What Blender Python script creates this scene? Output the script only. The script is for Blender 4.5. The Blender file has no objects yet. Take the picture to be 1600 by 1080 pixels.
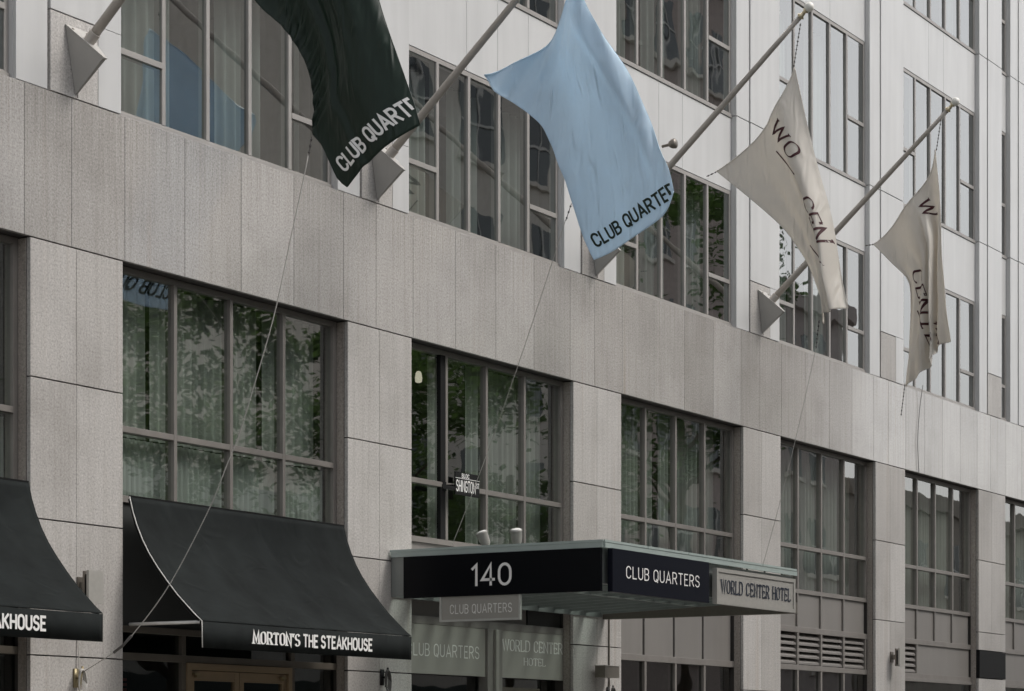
import bpy, math, random
from mathutils import Vector, Matrix
from mathutils.bvhtree import BVHTree
R = math.radians
random.seed(7)
S = bpy.context.scene
COL = S.collection

# ------------------------------------------------------------------ camera, sky, sun, exposure
cam_d = bpy.data.cameras.new("camera")
cam = bpy.data.objects.new("camera", cam_d); COL.objects.link(cam)
cam.location = (0.0, -15.3, 1.62)
cam.rotation_euler = (R(90), 0, R(30.888 - 90))
cam_d.sensor_width = 36; cam_d.lens = 85.0
cam_d.shift_y = 0.395
cam_d.clip_end = 2000
S.camera = cam

SUN_EL, SUN_AZ = R(50), R(150)          # azimuth measured from +y, clockwise
world = bpy.data.worlds.new("World"); S.world = world; world.use_nodes = True
wn = world.node_tree.nodes; wl = world.node_tree.links
sky = wn.new("ShaderNodeTexSky"); sky.sky_type = 'NISHITA'; sky.sun_disc = False
sky.sun_elevation = SUN_EL; sky.sun_rotation = SUN_AZ
sky.air_density = 1.0; sky.dust_density = 4.0; sky.ozone_density = 1.0
hs = wn.new("ShaderNodeHueSaturation"); hs.inputs['Saturation'].default_value = 0.22
wl.new(sky.outputs[0], hs.inputs['Color'])
wl.new(hs.outputs[0], wn["Background"].inputs[0])
wn["Background"].inputs[1].default_value = 0.13

sd = bpy.data.lights.new("sun", 'SUN'); sd.energy = 0.9; sd.angle = R(18); sd.color = (1.0, 0.955, 0.9)
sun = bpy.data.objects.new("sun", sd); COL.objects.link(sun)
dv = Vector((math.sin(SUN_AZ) * math.cos(SUN_EL), math.cos(SUN_AZ) * math.cos(SUN_EL), math.sin(SUN_EL)))
sun.rotation_euler = dv.to_track_quat('Z', 'Y').to_euler()
sun.location = (0, -30, 60)

S.view_settings.view_transform = 'Standard'; S.view_settings.look = 'None'
S.view_settings.exposure = 0.7; S.view_settings.gamma = 1.0
S.view_settings.use_curve_mapping = False

# ------------------------------------------------------------------ materials
class NT:
    def __init__(s, name):
        s.m = bpy.data.materials.new(name); s.m.use_nodes = True
        s.t = s.m.node_tree; s.n = s.t.nodes; s.l = s.t.links
        s.b = s.n["Principled BSDF"]; s.o = s.n["Material Output"]
    def new(s, typ, **kw):
        n = s.n.new(typ)
        for k, v in kw.items(): setattr(n, k, v)
        return n
    def pos(s, scale=(1, 1, 1)):
        g = s.new("ShaderNodeNewGeometry"); mp = s.new("ShaderNodeMapping")
        mp.inputs['Scale'].default_value = scale
        s.l.new(g.outputs['Position'], mp.inputs[0]); return mp.outputs[0]
    def noise(s, vec, scale, detail=3, rough=.55):
        n = s.new("ShaderNodeTexNoise"); n.inputs['Scale'].default_value = scale
        n.inputs['Detail'].default_value = detail; n.inputs['Roughness'].default_value = rough
        s.l.new(vec, n.inputs['Vector']); return n.outputs['Fac']
    def ramp(s, fac, stops):
        r = s.new("ShaderNodeValToRGB"); e = r.color_ramp.elements
        while len(e) < len(stops): e.new(.5)
        for i, (p, c) in enumerate(stops):
            e[i].position = p; e[i].color = (c[0], c[1], c[2], 1) if hasattr(c, '__len__') else (c, c, c, 1)
        s.l.new(fac, r.inputs[0]); return r.outputs[0]
    def mul(s, a, b, fac=1.0):
        m = s.new("ShaderNodeMix", data_type='RGBA', blend_type='MULTIPLY'); m.inputs[0].default_value = fac
        s.l.new(a, m.inputs[6]); s.l.new(b, m.inputs[7]); return m.outputs[2]
    def bump(s, h, strength, dist):
        b = s.new("ShaderNodeBump"); b.inputs['Strength'].default_value = strength; b.inputs['Distance'].default_value = dist
        s.l.new(h, b.inputs['Height']); return b.outputs[0]
    def rnd(s, lo, hi):
        oi = s.new("ShaderNodeObjectInfo"); return s.ramp(oi.outputs['Random'], [(0, lo), (1, hi)])

def simple(name, col, rough=.5, metal=0., spec=.5, var=.06, scale=8., streak=0.):
    k = NT(name); b = k.b
    c = k.ramp(k.noise(k.pos(), scale, 4), [(.3, tuple(x * (1 - var) for x in col)), (.7, tuple(x * (1 + var) for x in col))])
    if streak:
        c = k.mul(c, k.ramp(k.noise(k.pos((3, 3, .25)), 1.6, 3, .5), [(.35, 1 - streak), (.6, 1.0)]))
    k.l.new(c, b.inputs['Base Color'])
    b.inputs['Roughness'].default_value = rough; b.inputs['Metallic'].default_value = metal
    b.inputs['Specular IOR Level'].default_value = spec
    return k.m

def granite(name, base, rough, rvar=.06, wash=False):
    k = NT(name); b = k.b
    grain = k.noise(k.pos(), 46, 4, .8)
    c = k.ramp(grain, [(.30, tuple(x * .50 for x in base)), (.46, tuple(x * .93 for x in base)), (.58, tuple(x * 1.10 for x in base)), (.72, tuple(min(1, x * 1.5) for x in base))])
    cloud = k.ramp(k.noise(k.pos(), .9, 4, .6), [(.3, (.84, .835, .825)), (.5, (1., 1., 1.)), (.7, (1.08, 1.08, 1.075))])
    c = k.mul(c, cloud)
    stk = k.ramp(k.noise(k.pos((11, 11, .28)), 1.5, 5, .65), [(.36, (.80, .785, .765)), (.52, (1, 1, 1)), (.72, (1.07, 1.07, 1.07))])
    c = k.mul(c, stk, .5)
    if wash:      # rain runs below the window sills of the band
        sp = k.new("ShaderNodeSeparateXYZ"); k.l.new(k.pos(), sp.inputs[0])
        zr = k.new("ShaderNodeMapRange"); zr.inputs[1].default_value = 6.9; zr.inputs[2].default_value = 7.78; k.l.new(sp.outputs[2], zr.inputs[0])
        fine = k.ramp(k.noise(k.pos((26, 26, .10)), 1.4, 4, .7), [(.38, (.80, .79, .775)), (.60, (1.02, 1.02, 1.02))])
        mw = k.new("ShaderNodeMix", data_type='RGBA', blend_type='MULTIPLY'); k.l.new(zr.outputs[0], mw.inputs[0])
        k.l.new(c, mw.inputs[6]); k.l.new(fine, mw.inputs[7]); c = mw.outputs[2]
    rust = k.ramp(k.noise(k.pos((5.5, 5.5, .12)), 1.1, 3, .5), [(.60, (1, 1, 1)), (.74, (.90, .84, .79))])
    c = k.mul(c, rust, .8)
    c = k.mul(c, k.rnd((.88, .872, .862), (1.08, 1.08, 1.08)))
    k.l.new(c, b.inputs['Base Color'])
    rr = k.ramp(k.noise(k.pos((3, 3, .6)), 1.3, 3), [(.3, rough - rvar), (.7, rough + rvar)])
    k.l.new(rr, b.inputs['Roughness'])
    if not wash: k.l.new(k.bump(grain, .12, .002), b.inputs['Normal'])
    b.inputs['Specular IOR Level'].default_value = .95 if wash else .5
    return k.m

def glass(name, tint, ior, wav=.5, refl=.92):
    k = NT(name); k.n.remove(k.b)
    tr = k.new("ShaderNodeBsdfTransparent"); tr.inputs[0].default_value = (*tint, 1)
    gl = k.new("ShaderNodeBsdfGlossy"); gl.inputs[0].default_value = (refl, refl * 1.0, refl * .985, 1); gl.inputs['Roughness'].default_value = .012
    g0 = k.new("ShaderNodeNewGeometry"); dt = k.new("ShaderNodeVectorMath", operation='DOT_PRODUCT')
    k.l.new(g0.outputs['Incoming'], dt.inputs[0]); k.l.new(g0.outputs['Normal'], dt.inputs[1])
    def mth(op, a, b):
        n = k.new("ShaderNodeMath", operation=op)
        for q, v in enumerate((a, b)):
            if v is None: continue
            if isinstance(v, (int, float)): n.inputs[q].default_value = v
            else: k.l.new(v, n.inputs[q])
        return n.outputs[0]
    p5 = mth('POWER', mth('SUBTRACT', 1.0, mth('ABSOLUTE', dt.outputs['Value'], None)), 3.6)      # Schlick-like, both glazing layers, same from both sides
    fac = mth('ADD', mth('MULTIPLY', p5, 1 - ior), ior)
    oi = k.new("ShaderNodeObjectInfo"); ad = k.new("ShaderNodeVectorMath", operation='MULTIPLY_ADD')
    g = k.new("ShaderNodeNewGeometry")
    k.l.new(oi.outputs['Random'], ad.inputs[0]); ad.inputs[1].default_value = (31, 17, 9); k.l.new(g.outputs['Position'], ad.inputs[2])
    nz = k.noise(ad.outputs[0], .95, 2, .5)
    bp = k.bump(nz, wav, .012)
    k.l.new(bp, gl.inputs['Normal'])
    mx = k.new("ShaderNodeMixShader")
    k.l.new(fac, mx.inputs[0]); k.l.new(tr.outputs[0], mx.inputs[1]); k.l.new(gl.outputs[0], mx.inputs[2])
    k.l.new(mx.outputs[0], k.o.inputs[0]); return k.m

def cloth(name, col, trans=.3, rough=.85, weave=400, var=.05, crease=0., spec=.14):
    k = NT(name); b = k.b
    c = k.ramp(k.noise(k.pos(), 3, 4), [(.3, tuple(x * (1 - var) for x in col)), (.7, tuple(x * (1 + var) for x in col))])
    k.l.new(c, b.inputs['Base Color']); b.inputs['Roughness'].default_value = rough
    b.inputs['Specular IOR Level'].default_value = spec
    nb = k.bump(k.noise(k.pos(), weave, 2), .15, .001)
    if crease:
        n1 = k.new("ShaderNodeTexNoise"); n1.inputs['Scale'].default_value = 3.2; n1.inputs['Detail'].default_value = 5; n1.inputs['Distortion'].default_value = 1.2
        if hasattr(n1, 'noise_type'): n1.noise_type = 'RIDGED_MULTIFRACTAL'
        mp = k.new("ShaderNodeMapping"); mp.inputs['Rotation'].default_value = (R(38), 0, 0); mp.inputs['Scale'].default_value = (1, 2.6, .55)
        g = k.new("ShaderNodeNewGeometry"); k.l.new(g.outputs['Position'], mp.inputs[0]); k.l.new(mp.outputs[0], n1.inputs['Vector'])
        b2 = k.new("ShaderNodeBump"); b2.inputs['Strength'].default_value = .6; b2.inputs['Distance'].default_value = crease
        k.l.new(n1.outputs['Fac'], b2.inputs['Height']); k.l.new(nb, b2.inputs['Normal']); nb = b2.outputs[0]
    k.l.new(nb, b.inputs['Normal'])
    if trans > 0:
        t = k.new("ShaderNodeBsdfTranslucent"); k.l.new(c, t.inputs[0]); k.l.new(nb, t.inputs['Normal'])
        mx = k.new("ShaderNodeMixShader"); mx.inputs[0].default_value = trans
        k.l.new(b.outputs[0], mx.inputs[1]); k.l.new(t.outputs[0], mx.inputs[2]); k.l.new(mx.outputs[0], k.o.inputs[0])
    return k.m

def emis(name, col, st):
    k = NT(name); k.b.inputs['Base Color'].default_value = (*col, 1)
    k.b.inputs['Emission Color'].default_value = (*col, 1); k.b.inputs['Emission Strength'].default_value = st
    return k.m

M = {}
M['granite'] = granite('granite_flamed', (.45, .431, .412), .44)
M['granite_pol'] = granite('granite_polished', (.435, .417, .40), .10, .03, True)
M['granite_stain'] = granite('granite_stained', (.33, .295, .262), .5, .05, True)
M['grout'] = simple('dark_grout', (.055, .05, .046), .9)
M['white'] = simple('white_metal_panel', (.575, .573, .567), .34, 0, .5, .04, .8, .07)
M['frame'] = simple('bronze_frame', (.25, .231, .213), .42, .25, .5, .06, 5, .08)
M['frame_up'] = simple('taupe_frame', (.37, .35, .33), .42, .25, .5, .06, 5, .06)
M['frame_dk'] = simple('dark_bronze_frame', (.12, .105, .085), .45, .3, .5, .08, 5)
M['spandrel'] = simple('spandrel_panel', (.235, .22, .205), .4, .1, .5, .03, 2, .05)
M['spandrel_dk'] = simple('dark_spandrel', (.05, .052, .05), .4, 0, .5, .05, 2)
M['glass'] = glass('window_glass_green', (.72, .80, .76), .25, .20)
M['glass_up'] = glass('window_glass_upper', (.60, .68, .66), .27, .24)
M['glass_dk'] = glass('storefront_glass', (.42, .46, .45), .06, .3)
M['glass_teal'] = glass('teal_glass', (.20, .42, .38), .10, .3)
M['curtain'] = cloth('sheer_curtain', (.72, .70, .665), .4, .9)
M['curtain2'] = cloth('white_sheer_curtain', (.84, .83, .80), .4, .9)
M['room'] = simple('interior_wall', (.16, .165, .155), .9)
M['carpet'] = simple('interior_floor', (.07, .065, .06), .95)
M['awning'] = cloth('black_awning_canvas', (.0115, .0140, .0138), 0, .85, 300, .28, .02)
M['piping'] = simple('white_piping', (.62, .61, .58), .6)
M['blackpanel'] = simple('black_sign_panel', (.004, .0045, .006), .35, 0, .12, .02, 3)
M['navypanel'] = simple('navy_sign_panel', (.005, .006, .012), .35, 0, .15, .02, 3)
M['letter'] = simple('white_lettering', (.80, .79, .77), .5, 0, .4, .02)
M['letter_grey'] = simple('pale_grey_lettering', (.74, .735, .70), .5, 0, .4, .02)
M['letter_dk'] = simple('dark_green_lettering', (.018, .030, .022), .7, 0, .3, .02)
M['letter_navy'] = simple('navy_lettering', (.018, .026, .048), .45, .2, .5, .02)
M['letter_maroon'] = simple('maroon_lettering', (.060, .018, .022), .7, 0, .3, .04)
M['silver'] = simple('brushed_silver', (.41, .395, .365), .42, .25, .5, .05, 20)
M['silver_dk'] = simple('brushed_bronze', (.20, .18, .155), .4, .5, .5, .05, 20)
M['frost'] = simple('frosted_sign_glass', (.31, .30, .27), .35, 0, .5, .03, 2)
M['frost_frame'] = simple('frosted_sign_edge', (.42, .42, .39), .4)
M['canopy_glass'] = glass('canopy_glass', (.82, .885, .86), .06, .05)
M['canopy_edge'] = simple('glass_edge_green', (.36, .42, .40), .25, 0, .5, .05, 4)
M['canopy_metal'] = simple('canopy_steel', (.24, .255, .245), .38, .3, .5, .05, 4, .1)
M['pole'] = simple('flagpole_paint', (.40, .365, .325), .38, .1, .5, .06, 6)
M['bracket'] = simple('bracket_paint', (.40, .385, .36), .5, 0, .4, .04, 3, .08)
M['gold'] = simple('gilded_finial', (.62, .53, .36), .3, .6)
M['ball'] = simple('white_finial', (.78, .76, .70), .35)
M['rope'] = simple('white_rope', (.50, .48, .45), .9)
M['rope_dk'] = simple('dark_rope', (.10, .095, .09), .9)
M['black'] = simple('black_paint', (.008, .008, .008), .6, 0, .2)
M['brass'] = simple('tarnished_brass', (.30, .25, .15), .45, .7)
M['flag_green'] = cloth('dark_green_nylon', (.0105, .0235, .0150), .12, .40, 500, .08, .05, .28)
M['flag_blue'] = cloth('sky_blue_nylon', (.68, .82, .93), .42, .36, 500, .03, .045, .5)
M['flag_cream'] = cloth('cream_nylon', (.78, .745, .69), .40, .5, 500, .03, .045, .3)
M['door'] = simple('bronze_door', (.27, .20, .125), .4, .35, .5, .06, 5)
M['asphalt'] = simple('asphalt', (.052, .052, .053), .9, 0, .3, .15, 40)
M['concrete'] = simple('sidewalk_concrete', (.33, .32, .30), .9, 0, .3, .08, 6)
M['kerb'] = simple('kerb_stone', (.30, .29, .28), .85)
M['paint'] = simple('road_paint', (.72, .71, .68), .8)
M['leaf'] = cloth('tree_leaf', (.085, .145, .040), .45, .6, 30, .4)
M['bark'] = simple('tree_bark', (.11, .085, .065), .95, 0, .2, .3, 20)
M['downlight'] = emis('warm_lamp', (1.0, .86, .70), .45)
M['lens'] = simple('lamp_lens', (.75, .75, .72), .25)
M['lampbody'] = simple('lamp_body', (.30, .29, .27), .45, .2)

# ------------------------------------------------------------------ mesh helpers
class MB:
    def __init__(s): s.v = []; s.f = []
    def box(s, x0, x1, y0, y1, z0, z1):
        i = len(s.v)
        s.v += [(x0, y0, z0), (x1, y0, z0), (x1, y1, z0), (x0, y1, z0), (x0, y0, z1), (x1, y0, z1), (x1, y1, z1), (x0, y1, z1)]
        s.f += [tuple(i + k for k in q) for q in ((0, 3, 2, 1), (4, 5, 6, 7), (0, 1, 5, 4), (1, 2, 6, 5), (2, 3, 7, 6), (3, 0, 4, 7))]
        return s
    def poly(s, pts, faces):
        i = len(s.v); s.v += [tuple(p) for p in pts]; s.f += [tuple(i + k for k in q) for q in faces]; return s
    def tube(s, path, r, n=8, r1=None, cap=True):
        P = [Vector(p) for p in path]; m = len(P); i = len(s.v)
        for a in range(m):
            d = (P[min(a + 1, m - 1)] - P[max(a - 1, 0)]).normalized()
            u = d.cross(Vector((0.31, 0.2, 0.93))).normalized(); w = d.cross(u)
            rr = r if r1 is None else r + (r1 - r) * a / (m - 1)
            for k in range(n):
                t = 2 * math.pi * k / n; s.v.append(tuple(P[a] + (u * math.cos(t) + w * math.sin(t)) * rr))
        for a in range(m - 1):
            for k in range(n):
                s.f.append((i + a * n + k, i + a * n + (k + 1) % n, i + (a + 1) * n + (k + 1) % n, i + (a + 1) * n + k))
        if cap: s.f.append(tuple(i + k for k in range(n))[::-1]); s.f.append(tuple(i + (m - 1) * n + k for k in range(n)))
        return s
    def lathe(s, c, axis, prof, n=14):
        """prof: list of (radius, distance along axis)"""
        c = Vector(c); ax = Vector(axis).normalized(); u = ax.cross(Vector((.31, .2, .93))).normalized(); w = ax.cross(u); i = len(s.v)
        for (r, h) in prof:
            for k in range(n):
                t = 2 * math.pi * k / n; s.v.append(tuple(c + ax * h + (u * math.cos(t) + w * math.sin(t)) * max(r, 1e-4)))
        for a in range(len(prof) - 1):
            for k in range(n):
                s.f.append((i + a * n + k, i + a * n + (k + 1) % n, i + (a + 1) * n + (k + 1) % n, i + (a + 1) * n + k))
        s.f.append(tuple(i + k for k in range(n))[::-1]); s.f.append(tuple(i + (len(prof) - 1) * n + k for k in range(n)))
        return s
    def mesh(s, name, smooth=False):
        me = bpy.data.meshes.new(name); me.from_pydata(s.v, [], s.f); me.update()
        if smooth: me.polygons.foreach_set('use_smooth', [True] * len(me.polygons))
        return me
    def build(s, name, mat, parent=None, smooth=False):
        """origin is moved to the bounding-box centre of the piece"""
        if parent is None or True:
            n = len(s.v); lo = [min(v[k] for v in s.v) for k in range(3)]; hi = [max(v[k] for v in s.v) for k in range(3)]
            c = Vector([(a + b) / 2 for a, b in zip(lo, hi)])
            if parent is None: c.z = lo[2]
            s.v = [tuple(Vector(v) - c) for v in s.v]
        o = obj(name, s.mesh(name, smooth), mat, parent, c); return o

def wpos(o):
    p = Vector(o.location)
    while o.parent: o = o.parent; p += Vector(o.location)
    return p
def obj(name, me, mat, parent=None, loc=(0, 0, 0)):
    o = bpy.data.objects.new(name, me)
    if mat is not None and not me.materials: me.materials.append(M[mat] if isinstance(mat, str) else mat)
    COL.objects.link(o)
    o.location = Vector(loc) - (wpos(parent) if parent else Vector((0, 0, 0)))
    if parent: o.parent = parent
    return o
def empty(name, loc, parent=None):
    o = bpy.data.objects.new(name, None); o.empty_display_size = .2; COL.objects.link(o)
    o.location = Vector(loc) - (wpos(parent) if parent else Vector((0, 0, 0)))
    if parent: o.parent = parent
    return o
def tag(o, label, cat, group=None):
    o['label'] = label; o['category'] = cat
    if group: o['group'] = group
    return o
BOXES = {}
def piece(name, x0, x1, y0, y1, z0, z1, mat, parent):
    """a box-shaped piece; equal sizes share mesh data; arrises slightly chamfered"""
    d = (round(x1 - x0, 4), round(y1 - y0, 4), round(z1 - z0, 4)); key = (name, d, mat)
    if key not in BOXES:
        BOXES[key] = cbox(*d).mesh(name); BOXES[key].materials.append(M[mat])
    return obj(name, BOXES[key], mat, parent, ((x0 + x1) / 2, (y0 + y1) / 2, (z0 + z1) / 2))
def cbox(dx, dy, dz, c=.0025):
    a, b, h = dx / 2, dy / 2, dz / 2; c = min(c, a * .4, b * .4, h * .4); m = MB()
    # front face (-y) inset by chamfer
    v = [(-a, b, -h), (a, b, -h), (a, b, h), (-a, b, h), (-a, -b + c, -h), (a, -b + c, -h), (a, -b + c, h), (-a, -b + c, h),
         (-a + c, -b, -h + c), (a - c, -b, -h + c), (a - c, -b, h - c), (-a + c, -b, h - c)]
    f = [(3, 2, 1, 0), (8, 9, 10, 11), (4, 5, 9, 8), (5, 6, 10, 9), (6, 7, 11, 10), (7, 4, 8, 11), (0, 1, 5, 4), (1, 2, 6, 5), (2, 3, 7, 6), (3, 0, 4, 7)]
    return m.poly(v, f)

# ------------------------------------------------------------------ stroke lettering
def arc(cx, cy, rx, ry, a0, a1, n=9):
    return [(cx + rx * math.cos(R(a0 + (a1 - a0) * i / n)), cy + ry * math.sin(R(a0 + (a1 - a0) * i / n))) for i in range(n + 1)]
W5 = .5
G = {
 'C': (.56, [arc(.28, .72, .28, .28, 10, 180, 8) + arc(.28, .28, .28, .28, 180, 350, 8)]),
 'L': (.46, [[(0, 1), (0, 0), (.46, 0)]]),
 'U': (.56, [[(0, 1)] + arc(.28, .28, .28, .28, 180, 360, 10) + [(.56, 1)]]),
 'B': (.54, [[(0, 0), (0, 1), (.28, 1)] + arc(.28, .76, .23, .24, 90, -90, 8) + [(0, .52)], [(.28, .52)] + arc(.28, .26, .26, .26, 90, -90, 8) + [(0, 0)]]),
 'Q': (.58, [arc(.29, .71, .29, .29, 0, 180, 8) + arc(.29, .29, .29, .29, 180, 360, 8) + [(.58, .71)], [(.34, .2), (.52, -.08)]]),
 'O': (.58, [arc(.29, .71, .29, .29, 0, 180, 8) + arc(.29, .29, .29, .29, 180, 360, 8) + [(.58, .71)]]),
 'A': (.64, [[(0, 0), (.32, 1), (.64, 0)], [(.1, .3), (.54, .3)]]),
 'R': (.56, [[(0, 0), (0, 1), (.28, 1)] + arc(.28, .74, .26, .26, 90, -90, 8) + [(0, .48)], [(.28, .48), (.56, 0)]]),
 'T': (.56, [[(0, 1), (.56, 1)], [(.28, 1), (.28, 0)]]),
 'E': (.46, [[(.46, 1), (0, 1), (0, 0), (.46, 0)], [(0, .52), (.38, .52)]]),
 'S': (.54, [arc(.27, .745, .25, .255, 20, 180, 8) + arc(.27, .745, .25, .235, 180, 270, 4)[1:] + arc(.27, .255, .27, .255, 90, -160, 11)]),
 'K': (.56, [[(0, 0), (0, 1)], [(.54, 1), (0, .42)], [(.18, .6), (.56, 0)]]),
 'H': (.56, [[(0, 0), (0, 1)], [(.56, 0), (.56, 1)], [(0, .5), (.56, .5)]]),
 'M': (.72, [[(0, 0), (.06, 1), (.36, .2), (.66, 1), (.72, 0)]]),
 'N': (.58, [[(0, 0), (0, 1), (.58, 0), (.58, 1)]]),
 'W': (.88, [[(0, 1), (.22, 0), (.44, 1), (.66, 0), (.88, 1)]]),
 'D': (.58, [[(0, 0), (0, 1), (.25, 1)] + arc(.25, .67, .33, .33, 90, 0, 6) + arc(.25, .33, .33, .33, 0, -90, 6) + [(0, 0)]]),
 '-': (1., [[(0, 0), (1, 0)]]),
 'I': (.0, [[(0, 0), (0, 1)]]),
 'G': (.58, [arc(.29, .71, .29, .29, 15, 180, 8) + arc(.29, .29, .29, .29, 180, 360, 8) + [(.58, .45), (.34, .45)]]),
 "'": (.06, [[(.04, 1.0), (0, .74)]]),
 '1': (.26, [[(0, .80), (.22, 1), (.22, 0)]]),
 '4': (.64, [[(.46, 0), (.46, 1), (0, .26), (.64, .26)]]),
 '0': (.60, [arc(.30, .62, .30, .38, 0, 180, 10) + arc(.30, .38, .30, .38, 180, 360, 10) + [(.60, .62)]]),
}
def lettering(text, mode='sans', weight=.13, space=.2, wscale=1.0, thin=None, word=.4, seg=None):
    """flat lettering: vertices (u, v, layer) with cap height 1, faces, total width"""
    V = []; F = []; x = 0.; layer = 0
    if thin is None: thin = weight * .38
    def wid(d):
        if mode == 'sans': return weight
        a = math.atan2(d[1], d[0]); return thin + (weight - thin) * abs(math.sin(a - R(18))) ** 1.5
    def ribbon(pts):
        nonlocal layer
        pts = [p for a, p in enumerate(pts) if a == 0 or math.dist(p, pts[a - 1]) > 1e-5]
        if seg:
            q = [pts[0]]
            for p0, p1 in zip(pts, pts[1:]):
                n = max(1, int(math.dist(p0, p1) / seg + .5)); q += [(p0[0] + (p1[0] - p0[0]) * k / n, p0[1] + (p1[1] - p0[1]) * k / n) for k in range(1, n + 1)]
            pts = q
        m = len(pts); i = len(V); closed = math.dist(pts[0], pts[-1]) < 1e-6
        for a in range(m):
            p = pts[a]; q0 = pts[a - 1] if a else (pts[-2] if closed else None); q1 = pts[a + 1] if a < m - 1 else (pts[1] if closed else None)
            ds = []
            for s0, s1 in ((q0, p), (p, q1)):
                if s0 is None or s1 is None: continue
                L = math.dist(s0, s1)
                if L > 1e-6: ds.append(((s1[0] - s0[0]) / L, (s1[1] - s0[1]) / L))
            if len(ds) == 1: ds = ds * 2
            n0 = (-ds[0][1], ds[0][0]); n1 = (-ds[1][1], ds[1][0]); bx, by = n0[0] + n1[0], n0[1] + n1[1]; L = math.hypot(bx, by)
            if L < .2: bx, by = n0; L = 1; k = 1
            else: bx, by = bx / L, by / L; k = min(1 / max(.35, bx * n0[0] + by * n0[1]), 2.2)
            w = (wid(ds[0]) + wid(ds[1])) / 4 * k
            ex = ey = 0
            if mode == 'sans' and not closed and a in (0, m - 1):
                sg = -1 if a == 0 else 1; ex, ey = ds[0][0] * sg * weight * .3, ds[0][1] * sg * weight * .3
            V.append((p[0] + bx * w + ex, p[1] + by * w + ey, layer)); V.append((p[0] - bx * w + ex, p[1] - by * w + ey, layer))
        for a in range(m - 1): F.append((i + 2 * a, i + 2 * a + 1, i + 2 * a + 3, i + 2 * a + 2))
        layer += 1
    for ch in text:
        if ch == ' ': x += word; continue
        w, strokes = G[ch]
        for st in strokes:
            pts = [(x + p[0] * wscale, p[1]) for p in st]
            ribbon(pts)
            if mode == 'serif':
                for e, q in ((pts[0], pts[1]), (pts[-1], pts[-2])):
                    d = (q[0] - e[0], q[1] - e[1])
                    if (abs(e[1]) < .02 or abs(e[1] - 1) < .02) and abs(d[1]) > abs(d[0]) * 1.2:
                        ribbon([(e[0] - weight * .8, e[1]), (e[0] + weight * .8, e[1])])
                    elif ch in 'ELT' and abs(d[1]) < .02: ribbon([(e[0], e[1]), (e[0] + 1e-3, e[1] + (.16 if e[1] < .5 else -.16))])
        x += w * wscale + space
    return V, F, x - space
def letter_plate(name, text, fn, mat, parent, smooth=False, step=.0004, **kw):
    """lettering mapped by fn(u/width, v, lift) -> world point"""
    V, F, w = lettering(text, **kw); m = MB()
    m.v = [tuple(fn(u / w, v, .003 + (l % 3) * step)) for u, v, l in V]; m.f = F
    return m.build(name, mat, parent, smooth)
def on_front(x0, x1, z0, h, y):      # lettering on a face that looks to -y
    return lambda u, v, l: (x0 + (x1 - x0) * u, y - l, z0 + h * v)
def on_side(y0, y1, z0, h, x):       # lettering on a face that looks to -x, read from y0 to y1
    return lambda u, v, l: (x - l, y0 + (y1 - y0) * u, z0 + h * v)

# ------------------------------------------------------------------ ground
def structure(name, m, mat):
    o = m.build(name, mat); o['kind'] = 'structure'; return o
structure('ground', MB().box(-400, 700, -500, 500, -.6, -.16), 'asphalt')
structure('road', MB().box(-200, 400, -14.2, -4.2, -.158, -.130), 'asphalt')
structure('sidewalk', MB().box(-60, 160, -4.0, .3, -.158, 0), 'concrete')
structure('far_sidewalk', MB().box(-60, 160, -19.0, -14.4, -.158, 0), 'concrete')
structure('kerb', MB().box(-60, 160, -4.19, -4.01, -.158, .004), 'kerb')
structure('far_kerb', MB().box(-60, 160, -14.39, -14.21, -.158, .004), 'kerb')
mk = MB()
for i in range(26): mk.box(-30 + i * 6, -27 + i * 6, -9.26, -9.14, -.1298, -.126)
structure('lane_marking', mk, 'paint')

# ------------------------------------------------------------------ hotel building
WL = [13.11, 18.215, 23.325, 28.415, 33.50, 38.54, 43.56]     # street-level window openings, left and right
WR = [16.90, 22.035, 27.115, 32.19, 37.24, 42.12, 47.2]
UL = [13.11, 18.19, 23.27, 28.28, 33.46, 38.47, 43.36]        # upper-storey window openings
UR = [16.72, 21.86, 26.90, 31.98, 37.02, 42.19, 43.87]
Z0, Z1 = 6.37, 7.785                                           # granite band
XA, XB = 8.0, 48.6
hotel = empty('hotel_building', ((XA + XB) / 2, 1, 0))
tag(hotel, 'grey granite and white metal hotel building with rows of gridded windows', 'building')
GAP = .0065
def slab(x0, x1, z0, z1, mat='granite', y0=0., y1=.045, name='granite_slab'):
    gx = .0033 if mat == 'granite_pol' else .002
    return piece(name, x0 + gx, x1 - gx, y0, y1, z0 + GAP, z1 - GAP, mat, hotel)

# structural cores behind the cladding
core = MB()
edges_l = [XA] + WR; edges_r = WL + [XB]
for a, b in zip(edges_l, edges_r): core.box(a + .012, b - .012, .05, .34, 0, Z0 - .001)
core.box(XA, XB, .0505, .36, Z0 + .006, Z1 - .006)
core.build('wall_core', 'grout', hotel)
ue_l = [XA] + UR; ue_r = UL + [XB]
core = MB()
for a, b in zip(ue_l, ue_r): core.box(a + .02, b - .02, .05, .4, Z1 + .002, 17.4)
for zz0, zz1 in ((9.80, 10.82), (13.24, 14.28), (16.6, 17.4)): core.box(XA, XB, .155, .40, zz0, zz1)
core.build('upper_wall_core', 'grout', hotel)
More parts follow.
